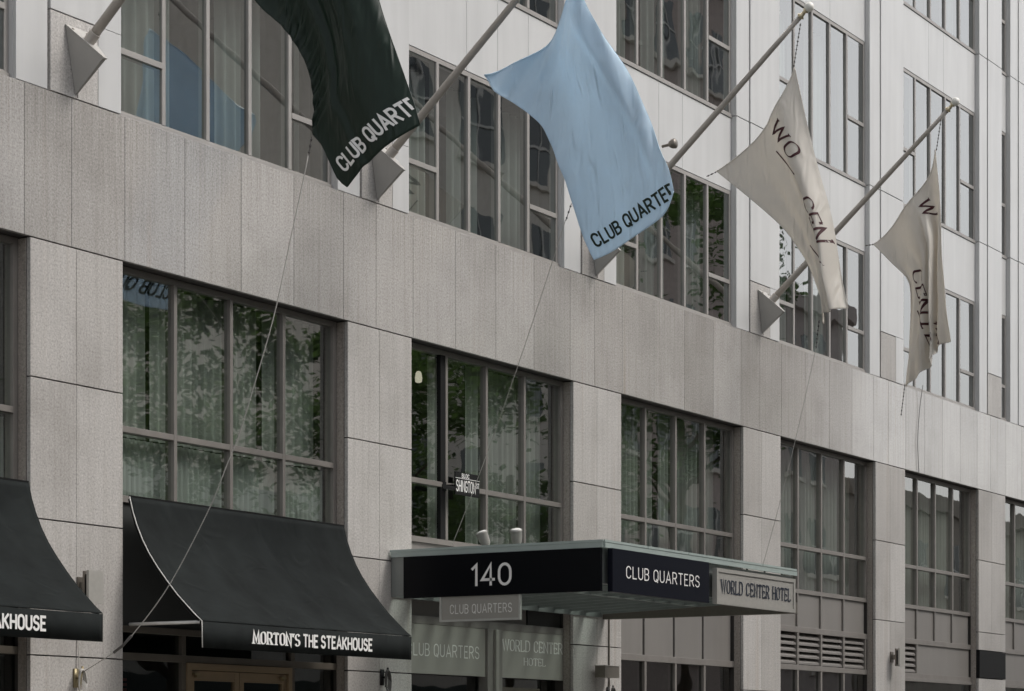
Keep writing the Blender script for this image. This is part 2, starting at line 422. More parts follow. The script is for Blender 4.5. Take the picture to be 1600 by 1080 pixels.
# floors, back wall
for z in (3.62, 7.0, 10.2, 13.6, 17.3):
    MB().box(XA, XB, .37 if z != 17.3 else .0, 7.0, z, z + .22).build('floor_slab', 'carpet' if z != 17.3 else 'white', hotel)
MB().box(XA, XB, 4.6, 4.8, 0, 17.3).build('inner_wall', 'room', hotel)
for x in (XA + .1, 17.4, 22.6, 27.7, 32.8, 37.9, 42.8, XB - .1):
    MB().box(x - .05, x + .05, .42, 4.59, 0, 17.29).build('partition_wall', 'room', hotel)
MB().box(XA - .3, XA - .001, 0, 7, 0, 17.5).build('end_wall', 'granite', hotel)
MB().box(XB + .001, XB + .3, 0, 7, 0, 17.5).build('end_wall', 'granite', hotel)

# piers
ZJ = [0.0, 1.25, 2.50, 3.77, 5.08, Z0]
for k, (a, b) in enumerate(zip(edges_l, edges_r)):
    cols = [a, (a + b) / 2 - .02, b] if b - a < 2 else [a, a + 1.3, a + 2.6, a + 3.9, b]
    for x0, x1 in zip(cols, cols[1:]):
        zj = list(ZJ)
        if k == 3: zj = [0, 1.25, 2.05, 2.98, 3.77, 5.08, Z0]
        for z0, z1 in zip(zj, zj[1:]):
            if k == 6 and z0 > 2.4 and z0 < 2.6: continue
            slab(x0, x1, z0, z1, 'granite')
    if k == 6:
        slab(a, b, 2.50, 2.93); slab(a, b, 3.44, 3.77)
        piece('black_panel', a + .02, b - .02, -.012, .045, 2.94, 3.43, 'black', hotel)
    # inner reveals of the pier, one on each side of the opening
    for xx, sx in ((a, -1), (b, 1)):
        if xx in (XA, XB): continue
        x0, x1 = (xx - .001, xx + .03) if sx < 0 else (xx - .03, xx + .001)
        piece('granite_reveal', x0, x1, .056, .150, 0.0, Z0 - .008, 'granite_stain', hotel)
# band
for k in range(7):
    a, b = WL[k], WR[k]; n = 4
    xs = [a + .03 + (b - a - .11) * i / n for i in range(n)] + [b - .08]
    for x0, x1 in zip(xs, xs[1:]): slab(x0, x1, Z0, Z1, 'granite_pol')
    nx = (WL[k + 1] + .03) if k < 6 else XB
    slab(b - .08, (b + nx) / 2 - .1, Z0, Z1, 'granite_pol'); slab((b + nx) / 2 - .1, nx, Z0, Z1, 'granite_pol')
xs = [XA, 9.3, 10.6, 11.9, 13.14]
for x0, x1 in zip(xs, xs[1:]): slab(x0, x1, Z0, Z1, 'granite_pol')

# upper piers: narrow strip | groove | wide panel (granite inset at the foot)
levels = [Z1, 10.885, 14.31, 17.4]
for k, (a, b) in enumerate(zip(ue_l, ue_r)):
    if k == 0: cuts = [(a, 9.4), (9.4, 10.8), (10.8, 12.2), (12.2, b)]
    elif k == 6: cuts = [(a, a + .40), (a + .425, b)]
    elif k == 7: cuts = [(a, a + .42), (a + .445, a + 1.6), (a + 1.6, a + 3.0), (a + 3.0, b)]
    else: cuts = [(a, a + .43), (a + .455, b)]
    for j, (z0, z1) in enumerate(zip(levels, levels[1:])):
        for c, (x0, x1) in enumerate(cuts):
            y0 = 0.012 if c == 0 and k else 0.0
            if c == 1 and j == 0 and k not in (0, 7):
                xm = x1 - .34 if k < 6 else x1 - .02
                piece('granite_slab', x0 + .004, xm, y0 + .002, .05, z0 + GAP, 8.545, 'granite', hotel)
                piece('metal_panel', xm + .004, x1 - .001, y0, .05, z0 + GAP, 8.553, 'white', hotel)
                piece('metal_panel', x0 + .004, x1 - .001, y0, .05, 8.557, z1 - GAP, 'white', hotel)
            else:
                piece('metal_panel', x0 + .002, x1 - .002, y0, .05, z0 + GAP, z1 - GAP, 'white', hotel)
        if k:   # return of the pier towards the window on its left
            piece('pier_return', a - .001, a + .028, .053, .16, z0 + GAP, z1 - GAP, 'white', hotel)
        if k < 7:
            piece('pier_return', b - .028, b + .001, .053, .16, z0 + GAP, z1 - GAP, 'white', hotel)
# spandrels
for k in range(7):
    a, b = UL[k] + .003, UR[k] - .003
    for (z0, z1) in ((9.79, 10.85), (13.235, 14.30), (16.6, 17.38)):
        if b - a < 1: cuts = [a, b]
        else: cuts = [a, a + 1.40, a + 2.12] + ([a + 2.86] if k in (1, 2) else []) + [b]
        for x0, x1 in zip(cuts, cuts[1:]):
            piece('metal_panel', x0 + .003, x1 - .003, .095, .15, z0, z1, 'white', hotel)

# ------------------------------------------------------------------ windows
def pane(x0, x1, y, z0, z1, mat, parent):
    key = ('pane', round(x1 - x0, 3), round(z1 - z0, 3), mat)
    if key not in BOXES:
        BOXES[key] = MB().poly([(-(x1 - x0) / 2, 0, -(z1 - z0) / 2), ((x1 - x0) / 2, 0, -(z1 - z0) / 2), ((x1 - x0) / 2, 0, (z1 - z0) / 2), (-(x1 - x0) / 2, 0, (z1 - z0) / 2)], [(0, 1, 2, 3)]).mesh('pane')
        BOXES[key].materials.append(M[mat])
    o = obj('pane', BOXES[key], mat, parent, ((x0 + x1) / 2, y, (z0 + z1) / 2))
    o.rotation_euler = (R(random.uniform(-.12, .12)), 0, R(random.uniform(-.25, .25)))
    return o
FY, FD, GY = .150, .11, .188        # frame front, frame depth, glass plane
def frame_mesh(x0, x1, z0, z1, y0, d, t, tb=None):
    tb = tb or t; m = MB()
    m.box(x0, x0 + t, y0, y0 + d, z0, z1); m.box(x1 - t, x1, y0, y0 + d, z0, z1)
    m.box(x0 + t, x1 - t, y0 + .001, y0 + d, z1 - t, z1); m.box(x0 + t, x1 - t, y0 + .001, y0 + d, z0, z0 + tb)
    return m
def mull(x, z0, z1, parent, w=.050, y0=FY, d=FD, mat='frame'):
    return piece('mullion', x - w / 2, x + w / 2, y0 - .004, y0 + d, z0, z1, mat, parent)
def rail(x0, x1, z0, z1, parent, y0=FY, d=FD, mat='frame'):
    return piece('transom', x0, x1, y0 - .002, y0 + d, z0, z1, mat, parent)

LOW = []
for k in range(7):
    a, b = WL[k] + .012, WR[k] - .004
    t = .058
    w = frame_mesh(a, b, 4.055, Z0 - .002, FY, FD, t, .065).build('window', 'frame', hotel); LOW.append(w)
    gx = [a + t + (b - a - 2 * t) * i / 4 for i in range(5)]
    for i in range(4):
        x0 = gx[i] + (.025 if i else 0); x1 = gx[i + 1] - (.025 if i < 3 else 0)
        pane(x0, x1, GY, 4.80, Z0 - .060, 'glass', w); pane(x0, x1, GY, 4.12, 4.74, 'glass', w)
        rail(x0, x1, 4.742, 4.802, w)
        if i: mull(gx[i], 4.12, Z0 - .060, w)
    # below: spandrel zone and street windows, by bay
    def rl(z0, z1, mat='frame'): return piece('rail', a, b, FY - .006, FY + FD, z0, z1, mat, hotel)
    def mlist(z0, z1, mat='frame', dark=False):
        for i in range(1, 4): piece('mullion', gx[i] - .026, gx[i] + .026, FY - .003 + (.05 if dark else 0), FY + FD, z0, z1, 'black' if dark else mat, hotel)
    if k in (4, 5, 6, 3):
        zb = 3.535 if k != 3 else 2.925
        for i in range(4):
            piece('spandrel_panel', gx[i] + (.03 if i else 0), gx[i + 1] - (.03 if i < 3 else 0), FY + .03, FY + .08, zb, 4.054, 'spandrel', hotel)
            if i:
                if k == 3: piece('joint_strip', gx[i] - .03, gx[i] + .03, FY + .06, FY + .1, zb, 4.053, 'black', hotel)
                else:
                    piece('mullion', gx[i] - .018, gx[i] + .024, FY + .002, FY + .1, zb, 4.053, 'frame', hotel)
        if k != 3: rl(3.445, 3.534); rl(2.862, 2.943)
        else: rl(2.835, 2.924)
    if k in (4, 5):
        ends = 4 if k == 4 else 1
        for i in range(ends):
            x0 = gx[i] + .03; x1 = gx[i + 1] - .03
            piece('louver_backing', x0, x1, FY + .18, FY + .2, 2.945, 3.443, 'black', hotel)
            for s in range(5):
                z = 2.955 + s * .098
                m = MB().poly([(x0, FY + .02, z), (x1, FY + .02, z), (x1, FY + .02, z + .030), (x0, FY + .02, z + .030), (x0, FY + .10, z + .07), (x1, FY + .10, z + .07), (x1, FY + .10, z + .095), (x0, FY + .10, z + .095)],
                              [(0, 1, 2, 3), (3, 2, 6, 7), (7, 6, 5, 4), (4, 5, 1, 0), (0, 3, 7, 4), (1, 5, 6, 2)])
                m.build('louver_slat', 'spandrel', hotel)
            piece('mullion', gx[i + 1] - .03, gx[i + 1] + .03, FY - .003, FY + .2, 2.944, 3.444, 'frame', hotel)
        if k == 5: piece('spandrel_panel', gx[1] + .03, b - .05, FY + .02, FY + .08, 2.944, 3.444, 'spandrel', hotel)
    if k == 6: piece('spandrel_panel', a, b, FY + .02, FY + .08, 2.944, 3.444, 'spandrel', hotel)
    if k in (3, 4):
        zt = 2.834 if k == 3 else 2.861
        for i in range(4):
            x0 = gx[i] + (.03 if i else 0); x1 = gx[i + 1] - (.03 if i < 3 else 0)
            pane(x0, x1, GY, .3, zt, 'glass_dk', hotel)
            if i: piece('mullion', gx[i] - .03, gx[i] + .03, FY - .002, FY + FD, .3, zt, 'frame', hotel)
        piece('sill', a, b, FY - .02, FY + .15, .0, .299, 'granite', hotel)
    if k in (5, 6):
        for i in range(4): pane(gx[i] + .002, gx[i + 1] - .002, FY + .02, .3, 2.80, 'glass_teal', hotel)
        piece('rail', a, b, FY - .03, FY + FD, 2.802, 2.861, 'frame', hotel)
        piece('sill', a, b, FY - .02, FY + .15, .0, .299, 'granite', hotel)
    if k in (0, 1):     # steakhouse storefronts under the awnings
        piece('spandrel_panel', a, b, FY + .03, FY + .08, 2.845, 4.054, 'spandrel_dk', hotel)
        rl(2.780, 2.843, 'frame_dk'); rl(2.508, 2.580, 'frame_dk')
        m1, m2 = a + 1.115, a + 2.985
        for x0, x1 in ((a, m1 - .033), (m1 + .033, m2 - .033), (m2 + .033, b)):
            pane(x0, x1, GY, 2.581, 2.779, 'glass_dk', hotel)
        for mm in (m1, m2): piece('mullion', mm - .033, mm + .033, FY - .003, FY + FD, 0.0, 2.507, 'frame_dk', hotel); piece('mullion', mm - .033, mm + .033, FY - .003, FY + FD, 2.581, 2.779, 'frame_dk', hotel)
        for x0, x1 in ((a, m1 - .034), (m2 + .034, b)): pane(x0, x1, GY, .0, 2.506, 'glass_dk', hotel)
        d0, d1 = m1 + .10, m2 - .10; dm = (d0 + d1) / 2
        fr = MB().box(d0 - .066, d0, FY - .02, FY + FD, 0, 2.506).box(d1, d1 + .066, FY - .02, FY + FD, 0, 2.506).box(d0, d1, FY - .019, FY + FD, 2.437, 2.505)
        fr.build('door_frame', 'door', hotel)
        for x0, x1 in ((d0 + .006, dm - .004), (dm + .004, d1 - .006)):
            dd = frame_mesh(x0, x1, .02, 2.430, FY + .01, .05, .075, .25)
            dd.box(x0 + .076, x1 - .076, FY + .012, FY + .055, 2.330, 2.354)
            dd = dd.build('door', 'door', hotel)
            pane(x0 + .076, x1 - .076, FY + .035, .27, 2.329, 'glass_dk', dd)
            hx = x1 - .12 if x0 < dm - .1 else x0 + .12
            MB().tube([(hx, FY - .05, .9), (hx, FY - .05, 1.5)], .014).box(hx - .01, hx + .01, FY - .05, FY + .012, .95, .97).box(hx - .01, hx + .01, FY - .05, FY + .012, 1.43, 1.45).build('door_handle', 'brass', dd)
            hg = x0 + .07 if x0 < dm - .1 else x1 - .10
            MB().box(hg - .03, hg + .05, FY - .03, FY + .008, 2.385, 2.405).box(hg, hg + .02, FY - .03, FY + .008, 2.36, 2.385).build('door_closer', 'brass', dd)
    if k == 2:          # hotel entrance under the glass canopy
        piece('spandrel_panel', a, b, FY + .03, FY + .08, 3.45, 4.054, 'spandrel', hotel)
        rl(3.42, 3.449); rl(3.10, 3.19, 'spandrel')
        for x0, x1 in ((a, a + 1.55), (a + 1.6, a + 2.9), (a + 2.95, b)): piece('transom_panel', x0, x1, FY + .04, FY + .1, 3.192, 3.418, 'spandrel_dk' if x0 > a + 2 else 'spandrel', hotel)
        piece('entrance_post', 25.20, 25.55, FY - .03, FY + .1, 0, 3.098, 'spandrel', hotel)
        piece('entrance_post_fin', 25.34, 25.41, FY - .07, FY - .031, 0, 3.095, 'frost', hotel)
        pl = piece('glass_sign_panel', a, 25.195, FY, FY + .03, 2.515, 3.098, 'frost', hotel)
        pr = piece('glass_sign_panel', 25.555, b, FY, FY + .03, 2.515, 3.098, 'frost', hotel)
        letter_plate('lettering', 'CLUB QUARTERS', on_front(23.46, 25.04, 2.73, .14, FY), 'letter_grey', pl, weight=.10, space=.26)
        letter_plate('lettering', 'WORLD CENTER', on_front(25.60, 27.08, 2.855, .135, FY), 'letter_grey', pr, mode='serif', weight=.13, space=.2, wscale=.85)
        letter_plate('lettering', 'HOTEL', on_front(26.12, 26.65, 2.685, .09, FY), 'letter_grey', pr, mode='serif', weight=.13, space=.22)
        pane(a, 25.19, FY + .12, .05, 2.513, 'glass_dk', hotel); pane(25.56, b, FY + .12, .05, 2.513, 'glass_dk', hotel)
        dr = frame_mesh(25.7, 26.62, .02, 2.40, FY + .06, .05, .08, .2).build('door', 'frame_dk', hotel)
        MB().tube([(25.85, FY + .0, .9), (25.85, FY + .0, 1.5)], .014).box(25.84, 25.86, FY, FY + .062, .95, .97).box(25.84, 25.86, FY, FY + .062, 1.43, 1.45).build('door_handle', 'brass', dr)
        # slightly open casement in the bay's first light
        for (z0, z1) in ((4.12, 4.74), (4.80, Z0 - .060)):
            piece('casement_stile', gx[1] - .135, gx[1] - .031, FY - .002, FY + .05, z0, z1, 'black', LOW[2])

UP = []
for k in range(7):
    a, b = UL[k] + .004, UR[k] - .004
    for j, (z0, z1, zt) in enumerate(((Z1 + .01, 9.785, 8.45), (10.855, 13.23, 11.855), (14.305, 16.59, 15.3))):
        y0, d, gy = .10, .10, .126
        t = .055
        w = frame_mesh(a, b, z0, z1, y0, d, t, .07).build('window', 'frame_up', hotel); UP.append(w)
        piece('sill', a, b, y0 - .02, y0 - .001, z0, z0 + .05, 'frame_up', w)
        n = 5 if b - a > 2 else 1
        gx = [a + t + (b - a - 2 * t) * i / n for i in range(n + 1)]
        for i in range(n):
            x0 = gx[i] + (.028 if i else 0); x1 = gx[i + 1] - (.028 if i < n - 1 else 0)
            if i in (0, n - 1):
                rail(x0, x1, zt - .03, zt + .03, w, y0 - .008, d, 'frame_up')
                pane(x0, x1, gy - .012, z0 + .07, zt - .03, 'glass_up', w); pane(x0, x1, gy - .012, zt + .03, z1 - t, 'glass_up', w)
            else: pane(x0, x1, gy, z0 + .07, z1 - t, 'glass_up', w)
            if i: mull(gx[i], z0 + .07, z1 - t, w, .056, y0, d, 'frame_up')

# ------------------------------------------------------------------ curtains
def curtain(x0, x1, z0, z1, mat, label, y=.47, period=.13, amp=.028, gaps=()):
    m = MB(); n = int((x1 - x0) / .016); prev = False; ph = random.uniform(0, 6)
    xs = [x0 + (x1 - x0) * i / n for i in range(n + 1)]
    for x in xs:
        if any(g0 < x < g1 for g0, g1 in gaps): prev = False; continue
        ph += .016 / period * 6.283 * random.uniform(.55, 1.45)
        yy = y + amp * math.sin(ph) + .012 * math.sin(x * 5.1)
        m.v += [(x, yy, z0), (x + .006 * math.sin(ph * .7), yy + .004, z1)]
        c = len(m.v)
        if prev: m.f.append((c - 4, c - 2, c - 1, c - 3))
        prev = True
    o = m.build('curtain', mat, None, True)
    return tag(o, label, 'curtain', 'pleated curtains behind the hotel windows')
LL = ['pleated grey curtain in the street-level window cut by the left picture edge',
      'pleated grey curtain in the street-level window above the whole steakhouse awning',
      'pleated grey curtain in the street-level window above the 140 sign',
      'pleated grey curtain in the street-level window above the navy canopy sign',
      'pleated grey curtain in the street-level window right of the glass canopy, above four louvers',
      'pleated grey curtain in the street-level window above the single short louver',
      'pleated grey curtain in the street-level window cut by the right picture edge']
LW = ['white sheer in the small lower panes of the window cut by the left picture edge', 'white sheer in the small lower panes just above the whole steakhouse awning']
for k in range(7):
    a, b = WL[k] + .05, WR[k] - .03; g = []
    q = (b - a) / 4
    if k == 1: g = [(a + q * .90, a + q * .97), (a + q * 2.9, a + q * 2.98)]
    if k == 2: g = [(a + q * .6, a + q * 1.05), (a + q * 1.6, a + q * 1.97)]
    if k == 3: g = [(a + q * 1.9, a + q * 2.05)]
    if k == 5: g = [(a + q * 1.7, a + q * 1.95)]
    curtain(a, b, 4.76 if k < 2 else 4.08, 6.35, 'curtain', LL[k], gaps=g)
    if k < 2: curtain(a, b, 4.06, 4.72, 'curtain2', LW[k], y=.33, period=.09, amp=.02)
UPL = {(0, 0): 'curtain in the second-row window at the far left edge above the granite band',
       (1, 0): 'long curtain in the wide window left of the green flag',
       (2, 0): 'long curtain in the wide window between the green and blue flags',
       (3, 0): 'long curtain in the wide window under the blue flag lettering',
       (4, 0): 'long curtain in the wide window behind the tip of the nearer cream flag',
       (5, 0): 'long curtain in the wide window behind the farther cream flag',
       (2, 1): 'curtain in the upper window at the top edge left of the blue flag',
       (3, 1): 'curtain in the upper window just right of the blue flag top',
       (4, 1): 'curtain in the upper window behind the gilded pole finial',
       (5, 1): 'curtain in the upper window behind the white pole finial',
       (5, 2): 'curtain in the topmost window at the upper right'}
for (k, j), lb in UPL.items():
    z0, z1 = ((7.86, 9.70), (10.93, 13.15), (14.38, 16.5))[j]
    a, b = UL[k] + .06, UR[k] - .06; w = b - a
    g = [(a + w * .36, a + w * .58), (a + w * .8, a + w * .97)] if k in (1, 4) else [(a + w * .3, a + w * .45), (a + w * .62, a + w * .8)] if k in (2, 3) else [(a + w * .25, a + w * .9)]
    curtain(a, b, z0, z1, 'curtain', lb, y=.50, period=.16, amp=.035, gaps=g)
# lamp seen through the first light of the window above the 140 sign
lt = empty('ceiling_lamp', (24.62, .75, 6.05))
tag(lt, 'small warm round lamp glowing behind the glass top left above the 140 sign', 'lamp')
MB().lathe((24.62, .75, 6.05), (0, 0, 1), [(.02, .03), (.04, .04), (.045, .09), (.035, .15), (.02, .17)]).build('lamp_shade', 'downlight', lt, True)
MB().lathe((24.62, .75, 6.22), (0, 0, 1), [(.012, 0), (.012, .66), (.05, .66), (.05, .775)]).build('lamp_stem', 'black', lt, True)

# ------------------------------------------------------------------ awnings
PROF = [(-.012, 4.085), (-.055, 3.93), (-.105, 3.80), (-.175, 3.655), (-.255, 3.525), (-.36, 3.385), (-.48, 3.245), (-.60, 3.115), (-.72, 3.005), (-.82, 2.915), (-.90, 2.852)]
def awning(x0, x1, label, tx1):
    r = empty('awning', ((x0 + x1) / 2, -.45, 2.6)); tag(r, label, 'awning', 'black awnings over the storefronts')
    nx = 72; m = MB()
    P = []
    for i in range(len(PROF) - 1):
        for s in range(3):
            t = s / 3; P.append((PROF[i][0] * (1 - t) + PROF[i + 1][0] * t, PROF[i][1] * (1 - t) + PROF[i + 1][1] * t))
    P.append(PROF[-1]); np_ = len(P)
    for i in range(nx + 1):
        x = x0 + (x1 - x0) * i / nx; u = i / nx
        for j, (y, z) in enumerate(P):
            v = j / (np_ - 1); env = math.sin(math.pi * v) * min(1, u * 8, (1 - u) * 8)
            wr = 0
            for (c, sl, am, wd) in ((.22, .16, .016, .020), (.50, .20, .020, .018), (.80, .15, .012, .02)):
                q = (u - c - sl * v) / wd; wr += am * math.exp(-q * q) * (.6 + .4 * math.sin(v * 23 + c * 9))
                q2 = (u - c - sl * v - .03) / wd; wr -= am * .7 * math.exp(-q2 * q2)
            sag = -.02 * env * (.5 + .5 * math.cos(u * 6 * math.pi))
            d = env * wr + sag
            m.v.append((x, y - d * .8, z + d * .6))
    for i in range(nx):
        for j in range(np_ - 1):
            c = i * np_ + j; m.f.append((c, c + np_, c + np_ + 1, c + 1))
    fb = m.build('canvas', 'awning', r, True); sm = fb.modifiers.new('thick', 'SOLIDIFY'); sm.thickness = .006; sm.offset = -1
    va = MB()
    for i in range(nx + 1):
        x = x0 + (x1 - x0) * i / nx; w_ = .004 * math.sin(i * .55) + .003 * math.sin(i * 1.3)
        va.v += [(x, -.905, 2.848), (x, -.905 + w_, 2.597)]
        if i: c = len(va.v); va.f.append((c - 4, c - 3, c - 1, c - 2))
    vo = va.build('valance', 'awning', r, True); sm = vo.modifiers.new('thick', 'SOLIDIFY'); sm.thickness = .005; sm.offset = -1
    for xx in (x0 + .014, x1 - .014):
        MB().tube([(xx, p[0] + .018, p[1] - .018) for p in PROF[::2]], .011, 6).build('frame_rib', 'black', r, True)
        MB().tube([(xx, .0, 2.845), (xx, -.87, 2.845)], .016, 6).build('frame_arm', 'piping', r, True)
    MB().tube([(x0, -.885, 2.838), (x1, -.885, 2.838)], .012, 6).build('front_bar', 'black', r, True)
    MB().tube([(x0 - .003, p[0] - .003, p[1] + .003) for p in PROF] + [(x0 - .003, -.91, 2.60)], .0055, 6).build('piping', 'piping', r, True)
    MB().box(x0, x1, -.02, -.001, 4.088, 4.102).build('head_rail', 'black', r)
    f2 = lambda X0, X1, z, h: on_front(X0, X1, z, h, -.914)
    letter_plate('lettering', "MORTON'S", f2(tx1 - 2.066, tx1 - 1.30, 2.670, .115), 'letter', vo, mode='serif', weight=.24, thin=.06, space=.24, wscale=.85)
    letter_plate('lettering', 'THE', f2(tx1 - 1.225, tx1 - .985, 2.670, .115), 'letter', vo, weight=.20, space=.24)
    letter_plate('lettering', 'STEAKHOUSE', f2(tx1 - .915, tx1, 2.670, .115), 'letter', vo, weight=.21, space=.25)
    return r
awning(18.30, 21.94, 'whole black canvas steakhouse awning left of the glass canopy', 21.16)
awning(13.22, 16.86, 'black canvas awning cut off by the left picture edge', 16.08)

# ------------------------------------------------------------------ glass canopy and its signs
can = empty('entrance_canopy', (25.4, -1.4, 3.3))
tag(can, 'glass and steel entrance canopy projecting over the hotel door', 'canopy')
CX0, CX1, CY = 22.90, 27.86, -2.74
xs = [CX0 - .03 + (CX1 - CX0 + .06) * i / 5 for i in range(6)]
for x0, x1 in zip(xs, xs[1:]):
    g = MB().box(x0 + .006, x1 - .006, CY - .03, -.01, 3.868, 3.886).build('roof_pane', 'canopy_glass', can)
    MB().box(x0 + .006, x1 - .006, CY - .045, CY - .031, 3.864, 3.890).build('glass_edge', 'canopy_edge', g)
    for q in (.25, .75):
        xx = x0 + (x1 - x0) * q
        MB().lathe((xx, CY + .05, 3.80), (0, 0, 1), [(.012, 0), (.012, .067)]).lathe((xx, CY + .05, 3.888), (0, 0, 1), [(.03, 0), (.028, .012), (.01, .016)]).build('clamp', 'silver_dk', can, True)
        MB().tube([(xx - .035, CY + .03, 3.866), (xx, CY + .05, 3.80), (xx + .035, CY + .03, 3.866)], .008, 6).build('spider_fitting', 'silver_dk', can)
MB().box(CX0 - .046, CX0 - .032, CY - .03, -.01, 3.864, 3.890).build('glass_edge', 'canopy_edge', can)
n = 12
for i in range(n + 1):
    x = CX0 + .04 + (CX1 - CX0 - .08) * i / n
    MB().poly([(x - .012, -.02, 3.40), (x + .012, -.02, 3.40), (x + .012, -.02, 3.80), (x - .012, -.02, 3.80), (x - .012, CY + .08, 3.50), (x + .012, CY + .08, 3.50), (x + .012, CY + .08, 3.80), (x - .012, CY + .08, 3.80)],
              [(0, 3, 2, 1), (4, 5, 6, 7), (0, 1, 5, 4), (1, 2, 6, 5), (2, 3, 7, 6), (3, 0, 4, 7)]).build('roof_beam', 'canopy_metal', can)
MB().box(CX0, CX1, CY + .02, CY + .078, 3.42, 3.80).build('front_beam', 'canopy_metal', can)
MB().box(CX0, CX1, -.019, -.001, 3.36, 3.82).build('wall_rail', 'canopy_metal', can)
MB().box(CX0 + .05, CX1 - .05, -1.45, -1.39, 3.455, 3.50).build('middle_beam', 'canopy_metal', can)
MB().box(CX1 + .004, CX1 + .10, CY - .02, -.02, 3.335, 3.475).build('end_beam', 'silver_dk', can)
MB().box(CX0 - .012, CX0 + .02, -.24, -.02, 3.36, 3.855).build('end_plate', 'canopy_metal', can)
MB().box(CX0 - .040, CX0 - .014, CY - .02, -.02, 3.806, 3.862).build('glass_fascia', 'canopy_edge', can)
MB().box(CX0 - .010, CX1 + .05, CY - .040, CY - .024, 3.806, 3.862).build('glass_fascia', 'canopy_edge', can)

s = tag(MB().box(CX0 - .05, CX0 - .012, CY - .005, -.20, 3.335, 3.803).build('house_number_sign', 'blackpanel'), 'black 140 house number sign on the near side of the glass canopy', 'sign')
letter_plate('lettering', '140', on_side(-1.118, -1.612, 3.45, .224, CX0 - .05), 'letter', s, weight=.135, space=.27)
s = tag(MB().box(22.97, 25.325, CY - .085, CY - .025, 3.330, 3.802).build('hotel_name_sign', 'navypanel'), 'dark navy CLUB QUARTERS sign on the canopy front, left of the silver sign', 'sign')
letter_plate('lettering', 'CLUB QUARTERS', on_front(23.285, 25.06, 3.500, .125, CY - .085), 'letter', s, weight=.105, space=.28)
s = empty('framed_hotel_sign', (26.6, CY - .08, 3.32)); tag(s, 'silver framed WORLD CENTER HOTEL sign at the outer right of the canopy', 'sign')
f = MB(); sx0, sx1, sz0, sz1, sy = 25.53, 27.76, 3.335, 3.755, CY - .085
f.box(sx0, sx0 + .05, sy, CY - .025, sz0, sz1).box(sx1 - .05, sx1, sy, CY - .025, sz0, sz1).box(sx0 + .05, sx1 - .05, sy + .001, CY - .025, sz1 - .045, sz1).box(sx0 + .05, sx1 - .05, sy + .001, CY - .025, sz0, sz0 + .045)
f.build('sign_frame', 'silver', s)
fc = MB().box(sx0 + .051, sx1 - .051, sy + .012, CY - .03, sz0 + .046, sz1 - .046).build('sign_face', 'silver', s)
letter_plate('lettering', 'WORLD CENTER HOTEL', on_front(25.66, 27.62, 3.472, .15, sy + .010), 'letter_navy', fc, mode='serif', weight=.17, thin=.06, space=.25, word=.45, wscale=.8)
s = empty('hanging_sign', (CX0 - .03, -1.2, 3.05)); tag(s, 'frosted glass CLUB QUARTERS sign hanging under the black 140 sign', 'sign')
f = MB(); hy0, hy1, hz0, hz1 = -1.735, -.68, 3.055, 3.334
f.box(CX0 - .045, CX0 - .015, hy0, hy0 + .022, hz0, hz1).box(CX0 - .045, CX0 - .015, hy1 - .022, hy1, hz0, hz1).box(CX0 - .044, CX0 - .015, hy0 + .022, hy1 - .022, hz0, hz0 + .022)
f.build('sign_frame', 'frost_frame', s)
fc = MB().box(CX0 - .036, CX0 - .02, hy0 + .022, hy1 - .022, hz0 + .022, hz1).build('sign_face', 'frost', s)
letter_plate('lettering', 'CLUB QUARTERS', on_side(-.82, -1.62, 3.145, .095, CX0 - .036), 'letter_grey', fc, weight=.11, space=.28)
# two floodlights on the canopy
for (x, y, lb) in ((23.42, -.96, 'small grey floodlight on the canopy, the left of the pair'), (23.42, -1.36, 'small grey floodlight on the canopy, the right of the pair')):
    r = empty('floodlight', (x, y, 3.887)); tag(r, lb, 'floodlight', 'floodlights on the canopy roof')
    ax = Vector((-.25, .28 if y > -1.2 else -.05, .9))
    MB().lathe((x, y, 3.888), (0, 0, 1), [(.05, 0), (.05, .012), (.014, .016), (.014, .055)]).build('mount', 'lampbody', r, True)
    MB().lathe((x, y, 3.93), ax, [(.03, 0), (.052, .03), (.062, .09), (.066, .15), (.07, .155), (.07, .175)], 18).build('lamp_head', 'lampbody', r, True)
    MB().lathe(Vector((x, y, 3.93)) + ax.normalized() * .1755, ax, [(.062, 0), (.05, .010), (.02, .016)], 18).build('lens', 'lens', r, True)

